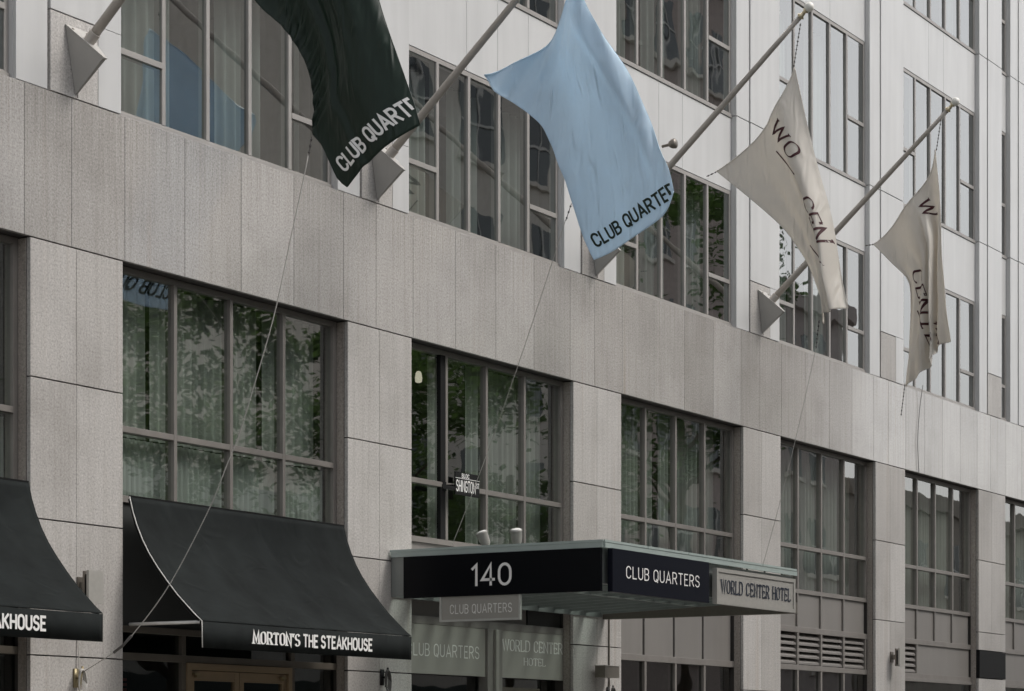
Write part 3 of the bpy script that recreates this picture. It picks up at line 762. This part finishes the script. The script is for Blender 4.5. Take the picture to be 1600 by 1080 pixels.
# ------------------------------------------------------------------ flagpoles
PX = [17.53, 22.62, 27.72, 32.84]
PL = ['pale flagpole leaving the top left, carrying the dark green flag', 'pale flagpole carrying the sky blue flag', 'pale flagpole with gilded finial carrying the nearer cream flag', 'pale flagpole with white ball finial carrying the farther cream flag']
BASE, TIP = Vector((0, -.16, 8.305)), Vector((0, -2.90, 10.755))
for i, x in enumerate(PX):
    r = empty('flagpole', (x, 0, 7.82)); tag(r, PL[i], 'flagpole', 'slanted flagpoles above the granite band')
    # wedge bracket: plate square to the pole, tapering to a point on the wall
    h = .15; o = .022; T1 = (-.35, 8.115)
    pts = [(x - h, -.003, 8.44), (x + h, -.003, 8.44), (x + o, T1[0], T1[1]), (x - o, T1[0], T1[1]), (x - .012, -.003, 7.825), (x + .012, -.003, 7.825)]
    MB().poly(pts, [(0, 3, 2, 1), (0, 4, 3), (1, 2, 5), (3, 4, 5, 2), (0, 1, 5, 4)]).build('bracket', 'bracket', r)
    d = (TIP - BASE).normalized()
    q = [Vector((p[0], p[1], p[2])) for p in pts[:4]]; c = sum(q, Vector()) / 4; pl = MB()
    top = [c + (p - c) * 1.04 + Vector((0, -.010, .011)) for p in q]; bot = [c + (p - c) * 1.04 + Vector((0, -.001, .0012)) for p in q]
    pl.poly(bot + top, [(3, 2, 1, 0), (4, 5, 6, 7), (0, 1, 5, 4), (1, 2, 6, 5), (2, 3, 7, 6), (3, 0, 4, 7)])
    pl.build('cap_plate', 'bracket', r)
    for bx in (-.10, .10): MB().lathe((x + bx, -.04, 8.40), (0, -.68, .73), [(.016, -.01), (.016, .022), (.008, .028)], 6).build('bolt', 'silver_dk', r)
    b0 = Vector((x, BASE.y, BASE.z)); t0 = Vector((x, TIP.y, TIP.z))
    MB().lathe(b0 - d * .06, d, [(.072, 0), (.072, .05), (.058, .06), (.058, .16), (.052, .17)], 18).build('socket', 'pole', r, True)
    MB().tube([b0 + (t0 - b0) * (k / 8) for k in range(9)], .049, 16, .030).build('pole', 'pole', r, True)
    fm = 'gold' if i == 2 else 'ball'
    fin = MB().lathe(t0, d, [(.036, 0), (.05, .02), (.028, .04), (.022, .09), (.045, .105), (.03, .12)], 16).build('finial', 'gold', r, True)
    MB().lathe(t0, d, [(.01, .10)] + [(.062 * math.sin(R(a)), .168 - .062 * math.cos(R(a))) for a in range(15, 180, 15)] + [(.004, .230)], 18).build('ball', 'ball', fin, True)
    hl = MB()      # halyard lines below the pole and cleat chain
    dn = Vector((0, .66, -.75))
    hl.tube([t0 - d * .06, b0 + d * .5 + dn * .26, b0 + d * .12 + dn * .30], .005, 5)
    hl.tube([t0 - d * .10, b0 + d * 1.1 + dn * .15, b0 + d * .12 + dn * .30], .004, 5)
    hl.build('halyard', 'rope', r, True)
    ch = MB(); p0 = b0 + d * .10 + dn * .05; p1 = b0 + d * .12 + dn * .30
    for k in range(6):
        c = p0.lerp(p1, k / 5) + Vector((0, 0, -.02 * math.sin(math.pi * k / 5))); ch.lathe(c, (p1 - p0) if k % 2 else (1, .2, 0), [(.010, -.018), (.016, 0), (.010, .018)], 6)
    ch.build('chain', 'brass', r)
    MB().tube([p1, (x, -.03, 8.02), (x + .02, -.006, 7.8)], .005, 5).tube([p1, p1 + Vector((0, 0, -.22))], .005, 5).build('tied_line', 'rope_dk', r)

# ------------------------------------------------------------------ flags
FL = {'blue': {'fly': [(-2.726, 6.885), (-2.96, 6.942), (-3.23, 7.029), (-3.512, 7.14), (-3.694, 7.268), (-3.761, 7.468)],
          'hoist': [(-1.458, 9.004), (-1.687, 9.125), (-2.028, 9.325), (-2.268, 9.579), (-2.569, 9.944), (-2.812, 10.15)],
          'links': [((-2.514, 7.492), (-2.443, 7.314)), ((-2.812, 10.15), (-2.89, 10.437))],
          'lower': [(-1.458, 9.004), (-1.54, 8.838), (-1.785, 8.664), (-2.108, 8.384), (-2.316, 8.019), (-2.451, 7.706), (-2.514, 7.478), (-2.608, 7.138), (-2.726, 6.885)],
          'texts': [{'bow': -0.03, 'e': (-3.911, 7.47), 'kw': {'space': 0.24, 'weight': 0.19}, 'm': 'letter_dk', 'o': (-2.765, 7.018), 't': 'CLUB QUARTERS', 'u': (-2.687, 7.145)}],
          'upper': [(-2.812, 10.15), (-2.835, 9.627), (-2.983, 9.263), (-3.222, 8.82), (-3.406, 8.388), (-3.573, 7.961), (-3.694, 7.717), (-3.761, 7.468)]},
 'cream': {'fly': [(-3.197, 6.917), (-3.248, 7.031), (-3.351, 7.037), (-3.521, 7.085)],
           'hoist': [(-1.752, 8.976), (-2.066, 9.189), (-2.377, 9.431), (-2.659, 9.771), (-2.816, 10.148)],
           'links': [((-2.816, 10.14), (-2.912, 10.685)), ((-1.761, 8.975), (-1.607, 8.929)), ((-3.162, 6.96), (-3.119, 6.606))],
           'lower': [(-1.752, 8.976), (-2.156, 8.628), (-2.598, 8.215), (-2.833, 7.909), (-3.007, 7.611), (-3.128, 7.265), (-3.197, 6.917)],
           'texts': [{'e': (-2.816, 8.974), 'kw': {'mode': 'serif', 'space': 0.25, 'weight': 0.12}, 'm': 'letter_maroon', 'o': (-2.492, 9.408), 't': 'WO', 'u': (-2.646, 9.494)},
                     {'e': (-2.877, 8.782), 'kw': {'weight': 0.13}, 'm': 'letter_maroon', 'o': (-2.58, 9.123), 't': '-', 'u': (-2.684, 9.196)},
                     {'e': (-3.197, 7.878), 'kw': {'mode': 'serif', 'space': 0.22, 'weight': 0.12}, 'm': 'letter_maroon', 'o': (-2.972, 8.428), 't': 'CEN', 'u': (-3.117, 8.464)},
                     {'e': (-3.3, 7.597), 'kw': {'weight': 0.11}, 'm': 'letter_maroon', 'o': (-3.042, 7.894), 't': '-', 'u': (-3.145, 7.967)}],
           'upper': [(-2.816, 10.148), (-2.903, 9.777), (-3.007, 9.324), (-3.136, 8.83), (-3.265, 8.378), (-3.342, 8.013), (-3.402, 7.571), (-3.521, 7.085)]},
 'cream2': {'fly': [(-2.25, 6.873), (-2.417, 6.98), (-2.669, 7.144), (-2.727, 7.341), (-2.805, 7.426), (-2.959, 7.449)],
            'hoist': [(-1.776, 8.965), (-2.122, 9.27), (-2.436, 9.603), (-2.631, 9.92), (-2.737, 10.209)],
            'links': [((-2.737, 10.2), (-2.824, 10.747)), ((-1.786, 8.964), (-1.647, 8.96)), ((-2.26, 6.9), (-2.201, 6.443))],
            'lower': [(-1.776, 8.965), (-2.044, 8.677), (-2.28, 8.412), (-2.319, 8.095), (-2.299, 7.635), (-2.27, 7.269), (-2.25, 6.873)],
            'texts': [{'e': (-2.592, 9.263), 'kw': {'mode': 'serif', 'weight': 0.12}, 'm': 'letter_maroon', 'o': (-2.475, 9.479), 't': 'W', 'u': (-2.612, 9.533)},
                      {'e': (-2.631, 7.422), 'kw': {'mode': 'serif', 'space': 0.25, 'weight': 0.12}, 'm': 'letter_maroon', 'o': (-2.358, 8.506), 't': 'CENTE', 'u': (-2.519, 8.527)},
                      {'e': (-2.572, 7.657), 'kw': {'weight': 0.12}, 'm': 'letter_maroon', 'o': (-2.446, 7.935), 't': '-', 'u': (-2.588, 7.982)}],
            'upper': [(-2.737, 10.209), (-2.785, 9.699), (-2.805, 9.193), (-2.824, 8.688), (-2.882, 8.133), (-2.959, 7.449)]},
 'green': {'fly': [(-3.119, 6.581), (-3.242, 6.678), (-3.512, 6.824), (-3.859, 7.035)],
           'hoist': [(-1.754, 8.974), (-2.123, 9.424), (-2.479, 9.828), (-2.815, 10.149)],
           'links': [((-2.739, 7.07), (-2.704, 6.909))],
           'lower': [(-1.754, 8.974), (-2.123, 8.385), (-2.422, 8.097), (-2.62, 7.827), (-2.718, 7.596), (-2.753, 7.318), (-2.739, 7.115), (-2.843, 6.988), (-2.94, 6.806), (-3.023, 6.66), (-3.119, 6.581)],
           'texts': [{'e': (-4.023, 7.261), 'kw': {'space': 0.24, 'weight': 0.2}, 'm': 'letter', 'o': (-3.105, 6.718), 't': 'CLUB QUARTERS', 'u': (-3.001, 6.829)}],
           'upper': [(-2.815, 10.149), (-3.139, 9.069), (-3.431, 8.177), (-3.526, 7.911), (-3.613, 7.691), (-3.726, 7.408), (-3.806, 7.203), (-3.859, 7.035)]}}
def resample(pts, n):
    L = [0]
    for a, b in zip(pts, pts[1:]): L.append(L[-1] + math.dist(a, b))
    # Catmull-Rom through the points, by arc length
    out = []
    for i in range(n + 1):
        s_ = L[-1] * i / n; k = 0
        while k < len(pts) - 2 and L[k + 1] < s_: k += 1
        t = (s_ - L[k]) / max(1e-9, L[k + 1] - L[k])
        p0, p1, p2, p3 = pts[max(k - 1, 0)], pts[k], pts[k + 1], pts[min(k + 2, len(pts) - 1)]
        out.append(tuple(.5 * (2 * b + (c - a) * t + (2 * a - 5 * b + 4 * c - d_) * t * t + (3 * b - a - 3 * c + d_) * t ** 3) for a, b, c, d_ in zip(p0, p1, p2, p3)))
    return out
def flag(i, F, mat, label, fold, ns=70, nt=110):
    x = PX[i]
    H = resample(F['hoist'], ns); Y = resample(F['fly'], ns); LO = resample(F['lower'], nt); UPP = resample(F['upper'], nt)
    r = empty('flag', (x, F['hoist'][0][0], min(p[1] for p in F['fly']))); tag(r, label, 'flag', 'flags on the slanted poles')
    m = MB()
    for a in range(ns + 1):
        s_ = a / ns
        for b in range(nt + 1):
            t = b / nt; p = []
            for c in (0, 1):
                lin = (1 - s_) * LO[b][c] + s_ * UPP[b][c]; lin2 = (1 - t) * H[a][c] + t * Y[a][c]
                bil = (1 - s_) * (1 - t) * LO[0][c] + s_ * (1 - t) * UPP[0][c] + (1 - s_) * t * LO[-1][c] + s_ * t * UPP[-1][c]
                p.append(lin + lin2 - bil)
            m.v.append((x + fold(s_, t), p[0], p[1]))
    for a in range(ns):
        for b in range(nt):
            c = a * (nt + 1) + b; m.f.append((c, c + 1, c + nt + 2, c + nt + 1))
    bv = BVHTree.FromPolygons([Vector(v) for v in m.v], m.f)
    cl = m.build('cloth', mat, r, True); sm = cl.modifiers.new('thick', 'SOLIDIFY'); sm.thickness = .003; sm.offset = 1
    hm = MB().tube([(x + fold(k / 24, 0) , *resample(F['hoist'], 24)[k]) for k in range(25)], .010, 6)
    hm.build('hoist_hem', mat, r, True)
    for nm, pl_, sc in (('lower', F['lower'], 0), ('upper', F['upper'], 1)):
        ed = resample(pl_, 40); MB().tube([(x + fold(sc, k / 40), *ed[k]) for k in range(41)], .0055, 5).build('edge_hem', mat, r, True)
    ed = resample(F['fly'], 30); MB().tube([(x + fold(k / 30, 1), *ed[k]) for k in range(31)], .0055, 5).build('edge_hem', mat, r, True)
    for tx in F['texts']:
        V, Fc, w = lettering(tx['t'], seg=.12, **tx.get('kw', {}))
        o, e, u = Vector(tx['o']), Vector(tx['e']), Vector(tx['u'])
        # refine the faces a little so that the letters follow the folds
        mm = MB(); ok = []
        for (uu, vv, l) in V:
            q = o + (e - o) * (uu / w) + (u - o) * vv
            if 'bow' in tx: q += (u - o).normalized() * tx['bow'] * math.sin(math.pi * uu / w)
            hit = bv.ray_cast(Vector((x - 3, q.x, q.y)), Vector((1, 0, 0)))
            ok.append(hit[0] is not None)
            xx = (hit[0].x if hit[0] is not None else x) - .010 - (l % 3) * .0006
            mm.v.append((xx, q.x, q.y))
        mm.f = [f_ for f_ in Fc if all(ok[k] for k in f_)]
        used = sorted({k for f_ in mm.f for k in f_}); ix = {k: n_ for n_, k in enumerate(used)}
        mm.v = [mm.v[k] for k in used]; mm.f = [tuple(ix[k] for k in f_) for f_ in mm.f]
        if mm.f: mm.build('lettering', tx['m'], cl)
    for (p0, p1) in F['links']:
        lk = MB(); A = Vector((x, *p0)); B = Vector((x, *p1)); n_ = max(3, int((B - A).length / .05))
        lk.tube([A, B], .004, 5)
        for k in range(n_): lk.lathe(A.lerp(B, (k + .5) / n_), (B - A) if k % 2 else (1, .3, .2), [(.006, -.014), (.012, 0), (.006, .014)], 6)
        lk.build('snap_line', 'rope_dk', r)
    return r
def sstep(a, b, v):
    t = max(0, min(1, (v - a) / (b - a))); return t * t * (3 - 2 * t)
def fold_green(s_, t):
    w = .13 * math.sin(6.0 * s_ + .8 * t + .3) + .20 * sstep(.30, .40, s_) * (1 - .55 * t)
    w += .045 * math.sin(s_ * 38 + 2 * t) * sstep(.42, .55, s_) * (1 - t) ** 1.4
    w += .022 * math.sin(t * 120 + 9 * s_) * (1 - sstep(.10, .34, s_)) * sstep(.25, .45, t) * (1 - sstep(.72, .86, t))
    w += .05 * math.sin(t * 3 + s_ * 4)
    return (w - .12) * (1 - .6 * t)
def fold_blue(s_, t):
    w = .17 * math.sin(5.2 * s_ + 2.0 * t - .4) + .13 * math.sin(7.5 * t + 3.0 * s_)
    w += .026 * math.sin(s_ * 13 + t * 60 + 3 * math.sin(3 * s_)) * (1 - sstep(.05, .42, t)) * (1 - .4 * s_)
    w += .016 * math.sin(t * 42 + s_ * 16) * (1 - sstep(.04, .28, s_)) * sstep(.3, .5, t) * (1 - sstep(.6, .85, t))
    w += -.16 * sstep(.74, .86, s_) * (1 - t * .6) + .022 * math.sin(t * 26 + s_ * 20) * sstep(.78, .9, s_) * (1 - sstep(.85, 1, t))
    return w * (1 - .62 * t)
def fold_cream(s_, t):
    w = .09 * math.sin(5 * s_ + 2.2 * t) - .15 * sstep(.54, .62, s_) * (1 - .3 * t) * (.25 + t) + .16 * sstep(.66, .95, s_)
    w += .030 * math.sin(s_ * 26 + 3 * t) * (1 - t * .5) * (1 - sstep(.5, .6, s_)) * t
    w += .035 * math.sin(t * 16 + s_ * 8) * sstep(.72, .9, t)
    return w
def fold_cream2(s_, t):
    w = .07 * math.sin(10 * s_ + 1.5 * t) - .16 * sstep(.50, .56, s_) * sstep(.05, .3, t) + .18 * sstep(.62, .72, s_) * sstep(.05, .3, t)
    w += .04 * math.sin(s_ * 26 + 2.5 * t) * sstep(.1, .4, t) + .03 * math.sin(t * 18 + s_ * 9) * sstep(.6, .9, t)
    return w
flag(0, FL['green'], 'flag_green', 'dark green CLUB QUARTERS flag with white letters', fold_green)
flag(1, FL['blue'], 'flag_blue', 'sky blue CLUB QUARTERS flag with dark letters', fold_blue)
flag(2, FL['cream'], 'flag_cream', 'nearer and wider cream flag with maroon serif letters', fold_cream)
flag(3, FL['cream2'], 'flag_cream', 'farther crumpled cream flag hanging in vertical folds', fold_cream2)

# ------------------------------------------------------------------ ropes from the flags down to the wall
RO = [[(17.53, -2.704, 6.926), (17.53, -2.648, 6.7), (17.53, -2.528, 6.263), (17.53, -2.337, 5.56), (17.53, -2.137, 5.002), (17.53, -1.935, 4.484), (17.53, -1.783, 4.192), (17.53, -1.592, 3.823), (17.53, -1.123, 3.138),
  (17.53, -0.69, 2.694), (17.53, -0.482, 2.543), (17.53, -0.091, 2.358)],
 [(22.62, -2.443, 7.328), (22.793, -2.145, 6.846), (22.965, -1.847, 6.38), (23.137, -1.549, 5.928), (23.31, -1.251, 5.491), (23.483, -0.953, 5.07), (23.655, -0.656, 4.663), (23.828, -0.358, 4.272), (24.0, -0.06, 3.895)],
 [(27.72, -3.119, 6.606), (27.735, -3.019, 6.224), (27.75, -2.92, 5.854), (27.765, -2.82, 5.497), (27.78, -2.72, 5.153), (27.795, -2.621, 4.821), (27.81, -2.521, 4.501), (27.825, -2.421, 4.194), (27.84, -2.321, 3.9)],
 [(39.202, -0.06, 7.876), (39.156, -0.02, 7.456), (39.067, -0.02, 6.898), (39.126, -0.02, 6.334)]]
RL = ['white rope from the green flag down across the steakhouse awning to the wall', 'white rope from the blue flag down past the street name sign', 'rope from the nearer cream flag down across the granite band', 'dark cable hanging down the granite band below the farther cream flag']
for i, pts in enumerate(RO):
    P = resample(pts, 40)
    r = MB().tube(P, (.0052, .004, .0038, .006)[i], 6).build('rope', 'rope' if i < 3 else 'rope_dk', None, True)
    tag(r, RL[i], 'rope', 'ropes tied down from the flags')
    if i == 0: MB().tube(P[35:38], .013, 6).build('splice', 'rope_dk', r, True)
# cleats and rope coils on the piers
for i, (x, z, lb) in enumerate(((17.52, 2.30, 'tarnished cleat with coiled rope on the pier between the two awnings'), (22.70, 2.44, 'black rope coil on the pier between awning and canopy'), (28.03, 2.36, 'dark cleat and cable under the box lamp'))):
    r = empty('rope_cleat', (x, 0, z)); tag(r, lb, 'cleat', 'cleats on the granite piers')
    MB().box(x - .03, x + .03, -.02, .001, z - .09, z + .09).tube([(x, -.02, z), (x, -.07, z)], .014).tube([(x - .02, -.075, z - .11), (x, -.07, z), (x + .02, -.075, z + .11)], .013).build('cleat', 'brass' if i == 0 else 'black', r, True)
    c = MB()
    for k in range(4):
        c.tube([(x + (.035 + .006 * k) * math.cos(a * .5236), -.075 - .008 * k, z - .02 - .01 * k + (.105 + .008 * k) * math.sin(a * .5236)) for a in range(13)], .007, 5)
    c.build('rope_coil', 'rope' if i == 0 else 'rope_dk', r, True)
    MB().tube([(x + .02, -.03, z + .1), (x + .03, -.012, z + .4)], .005, 5).build('rope_tail', 'rope', r)

# ------------------------------------------------------------------ wall lamps and small fittings
for (x, z, lb) in ((17.60, 3.02, 'metal plate wall lamp beside the left awning'), (37.92, 3.02, 'metal plate wall lamp on the pier right of the louvers')):
    r = empty('wall_lamp', (x, 0, z)); tag(r, lb, 'wall lamp', 'plate wall lamps on the piers')
    MB().box(x - .06, x + .06, -.018, -.001, z + .06, z + .24).build('wall_plate', 'silver_dk', r)
    MB().box(x - .035, x + .035, -.10, -.019, z + .11, z + .19).build('arm', 'silver_dk', r)
    MB().box(x - .09, x + .09, -.125, -.101, z, z + .29).build('inner_plate', 'silver_dk', r)
    MB().box(x - .08, x - .06, -.16, -.126, z + .03, z + .26).box(x + .06, x + .08, -.16, -.126, z + .03, z + .26).build('spacer', 'black', r)
    MB().box(x - .105, x + .105, -.19, -.161, z - .01, z + .295).build('front_plate', 'silver', r)
r = empty('box_lamp', (27.79, 0, 2.56)); tag(r, 'square bronze box lamp on the pier right of the hotel entrance', 'wall lamp')
MB().box(27.72, 27.88, -.05, -.001, 2.60, 2.68).build('arm', 'silver_dk', r)
MB().box(27.60, 27.99, -.20, -.051, 2.565, 2.715).build('housing', 'silver_dk', r)
MB().box(27.59, 28.0, -.205, -.048, 2.716, 2.724).build('lid', 'silver', r)
MB().tube([(28.055, -.012, 2.45), (28.055, -.012, 3.345)], .010, 6).build('conduit', 'silver_dk', r)
r = empty('street_name_sign', (24.5, 0, 4.72)); tag(r, 'small black street name sign in front of the window above the 140 sign', 'street sign')
MB().box(24.255, 24.80, -.008, .008, 4.655, 4.925).build('blade', 'black', r)
bl = r.children[0]
MB().box(24.255, 24.80, -.0115, -.0085, 4.850, 4.856).build('border', 'letter', bl)
letter_plate('lettering', 'SHINGTON', on_front(24.275, 24.70, 4.70, .125, -.008), 'letter', bl, weight=.15, space=.22)
letter_plate('lettering', 'ST', on_front(24.725, 24.785, 4.765, .055, -.008), 'letter', bl, weight=.2, space=.22)
letter_plate('lettering', 'BLOC', on_front(24.40, 24.56, 4.865, .045, -.008), 'letter', bl, weight=.2, space=.3)
MB().box(23.98, 24.254, -.006, .006, 4.70, 4.745).build('arm_plate', 'black', r)
MB().box(24.24, 24.27, .0085, .149, 4.74, 4.77).box(24.22, 24.29, .14, .1485, 4.70, 4.81).build('bracket', 'black', r)
r = tag(MB().lathe((29.60, -.10, 9.93), (0, -1, .1), [(.02, -.1), (.02, 0), (.045, .02), (.065, .06), (.07, .10), (.05, .12)]).build('bell_lamp', 'silver_dk', None, True), 'small round metal lamp on the white wall beside the blue flag', 'lamp')
nt_ = empty('window_notice', (18.40, .19, 2.2)); tag(nt_, 'small red notice in the glass left of the steakhouse door', 'notice')
npn = MB().box(18.30, 18.52, .192, .196, 2.16, 2.42).build('sheet', 'black', nt_)
M['red'] = simple('faded_red', (.16, .035, .03), .6)
for k, z in enumerate((2.20, 2.25, 2.30)):
    MB().box(18.32, 18.50, .1895, .1915, z, z + .028).build('red_bar', 'red', npn)

# ------------------------------------------------------------------ the other side of the street (seen in the glass)
M['brick'] = simple('brown_brick', (.56, .475, .435), .85, 0, .3, .12, 6, .1)
M['tan'] = simple('tan_brick', (.40, .36, .31), .85, 0, .3, .08, 5, .1)
M['cream'] = simple('cream_stone', (.76, .71, .64), .85, 0, .3, .06, 4, .1)
M['pink'] = simple('pinkish_stone', (.52, .46, .43), .85, 0, .3, .06, 4, .1)
M['pale'] = simple('pale_render', (.68, .66, .62), .85, 0, .3, .04, 4, .08)
M['slate'] = simple('slate_cladding', (.13, .16, .155), .5, 0, .4, .1, 3, .1)
M['far_glass'] = simple('far_window_glass', (.035, .05, .055), .12, 0, .6, .2, 2)
def far_building(x0, x1, y1, h, mat, label, fw=3.0, fh=3.4, ww=1.5, wh=2.0, z0=4.6):
    r = empty('facing_building', ((x0 + x1) / 2, y1 - 5, 0)); tag(r, label, 'building', 'buildings across the street')
    wl_ = MB().box(x0, x1, y1 - 10, y1, 0, h).build('wall', mat, r)
    MB().box(x0 - .1, x1 + .1, y1 - 10.1, y1 + .25, h + .002, h + .6).build('cornice', mat, r)
    MB().box(x0 + .6, x1 - .6, y1 + .002, y1 + .06, .5, 3.4).build('shopfront', 'far_glass', r)
    me = MB().box(-ww / 2, ww / 2, -.01, .004, 0, wh).mesh('window'); me.materials.append(M['far_glass'])
    ms = MB().box(-ww / 2 - .12, ww / 2 + .12, 0, .14, -.14, -.002).mesh('sill'); ms.materials.append(M['cream'])
    mf = MB().box(-.04, .04, .005, .04, 0, wh).box(-ww / 2, ww / 2, .005, .041, wh * .5 - .03, wh * .5 + .03).mesh('frame'); mf.materials.append(M['piping'])
    nx = int((x1 - x0 - .8) / fw); off = (x1 - x0 - (nx - 1) * fw) / 2; z = z0
    while z + wh < h - .5:
        for i in range(nx):
            w = obj('window', me, None, r, (x0 + off + i * fw, y1 + .012, z)); obj('sill', ms, None, w, (x0 + off + i * fw, y1 + .003, z)); obj('frame', mf, None, w, (x0 + off + i * fw, y1 + .012, z))
        z += fh
far_building(4, 35, -19.2, 15, 'tan', 'long tan brick block across the street behind the viewpoint', 4.4)
far_building(35.5, 51.5, -20, 7.4, 'pale', 'low pale block across the street behind the mirrored trees', 4.0)
far_building(58, 86, -52, 60, 'slate', 'distant slate grey tower, mirrored left of the green flag', 2.9, 3.6, 2.2, 2.6)
far_building(52, 63.5, -20, 26, 'cream', 'cream stone block across the street, mirrored between green and blue flags', 3.4)
far_building(64, 76, -20, 34, 'brick', 'tall brown brick block across the street, mirrored right of the blue flag', 2.4, 3.2, 1.1, 1.9)
far_building(76.5, 84, -20, 17.5, 'pink', 'pinkish stone block across the street, mirrored behind the nearer cream flag', 2.5)
far_building(84.5, 112, -20, 11.2, 'tan', 'low tan block across the street, mirrored in the right-hand windows', 3.6)

def tree(x, y, h, rx, rz, cz, label, seed, n=7500):
    rg = random.Random(seed)
    r = empty('street_tree', (x, y, 0)); tag(r, label, 'tree', 'street trees opposite the hotel')
    tk = MB(); tk.tube([(x, y, 0), (x + .1, y, h * .25), (x - .05, y + .1, h * .5), (x + .1, y, h * .8)], .19, 9, .05)
    ends = []
    for k in range(9):
        a = rg.uniform(0, 6.28); z0 = rg.uniform(.3, .65) * h; L = rg.uniform(.5, .95) * rx
        e = (x + math.cos(a) * L, y + math.sin(a) * L, z0 + rg.uniform(.6, 1.9)); ends.append(e)
        tk.tube([(x, y, z0), (x + math.cos(a) * L * .5, y + math.sin(a) * L * .5, z0 + .8), e], .075, 6, .02)
    tk.build('trunk', 'bark', r, True)
    cl = []
    for k in range(46):
        a = rg.uniform(0, 6.28); q = rg.random() ** .5; el = rg.uniform(-1, 1)
        cl.append((x + math.cos(a) * rx * q * math.sqrt(1 - el * el * .8), y + math.sin(a) * rx * q * math.sqrt(1 - el * el * .8), cz + el * rz, rg.uniform(.45, .95)))
    m = MB()
    for k in range(n):
        c = rg.choice(cl); p = Vector((c[0] + rg.gauss(0, .45) * c[3], c[1] + rg.gauss(0, .45) * c[3], c[2] + rg.gauss(0, .33) * c[3]))
        u = Vector((rg.gauss(0, 1), rg.gauss(0, 1), rg.gauss(0, .6))).normalized(); v = u.cross(Vector((rg.gauss(0, .5), rg.gauss(0, .5), 1))).normalized()
        s_ = rg.uniform(.06, .125); u *= s_; v *= s_ * .55
        i = len(m.v); m.v += [tuple(p - u), tuple(p + v), tuple(p + u), tuple(p - v)]; m.f.append((i, i + 1, i + 2, i + 3))
    m.build('crown', 'leaf', r)
tree(33.0, -10.8, 8.8, 3.0, 2.4, 7.6, 'leafy street tree mirrored at the left of the window over the whole awning', 3)
tree(38.6, -11.2, 8.6, 3.1, 2.2, 7.3, 'leafy street tree mirrored at the right of the window over the whole awning', 5)
tree(44.6, -11.0, 9.4, 3.3, 2.6, 7.9, 'leafy street tree mirrored in the window above the 140 sign', 8)
tree(52.5, -11.0, 13.6, 3.2, 3.3, 11.9, 'tall leafy street tree mirrored above the navy canopy sign', 11)
tree(28.0, -11.0, 8.4, 2.8, 2.2, 7.0, 'leafy street tree mirrored in the window at the left picture edge', 14)

S.render.engine = 'CYCLES'
S.cycles.max_bounces = 8; S.cycles.transparent_max_bounces = 12; S.cycles.glossy_bounces = 4; S.cycles.diffuse_bounces = 4
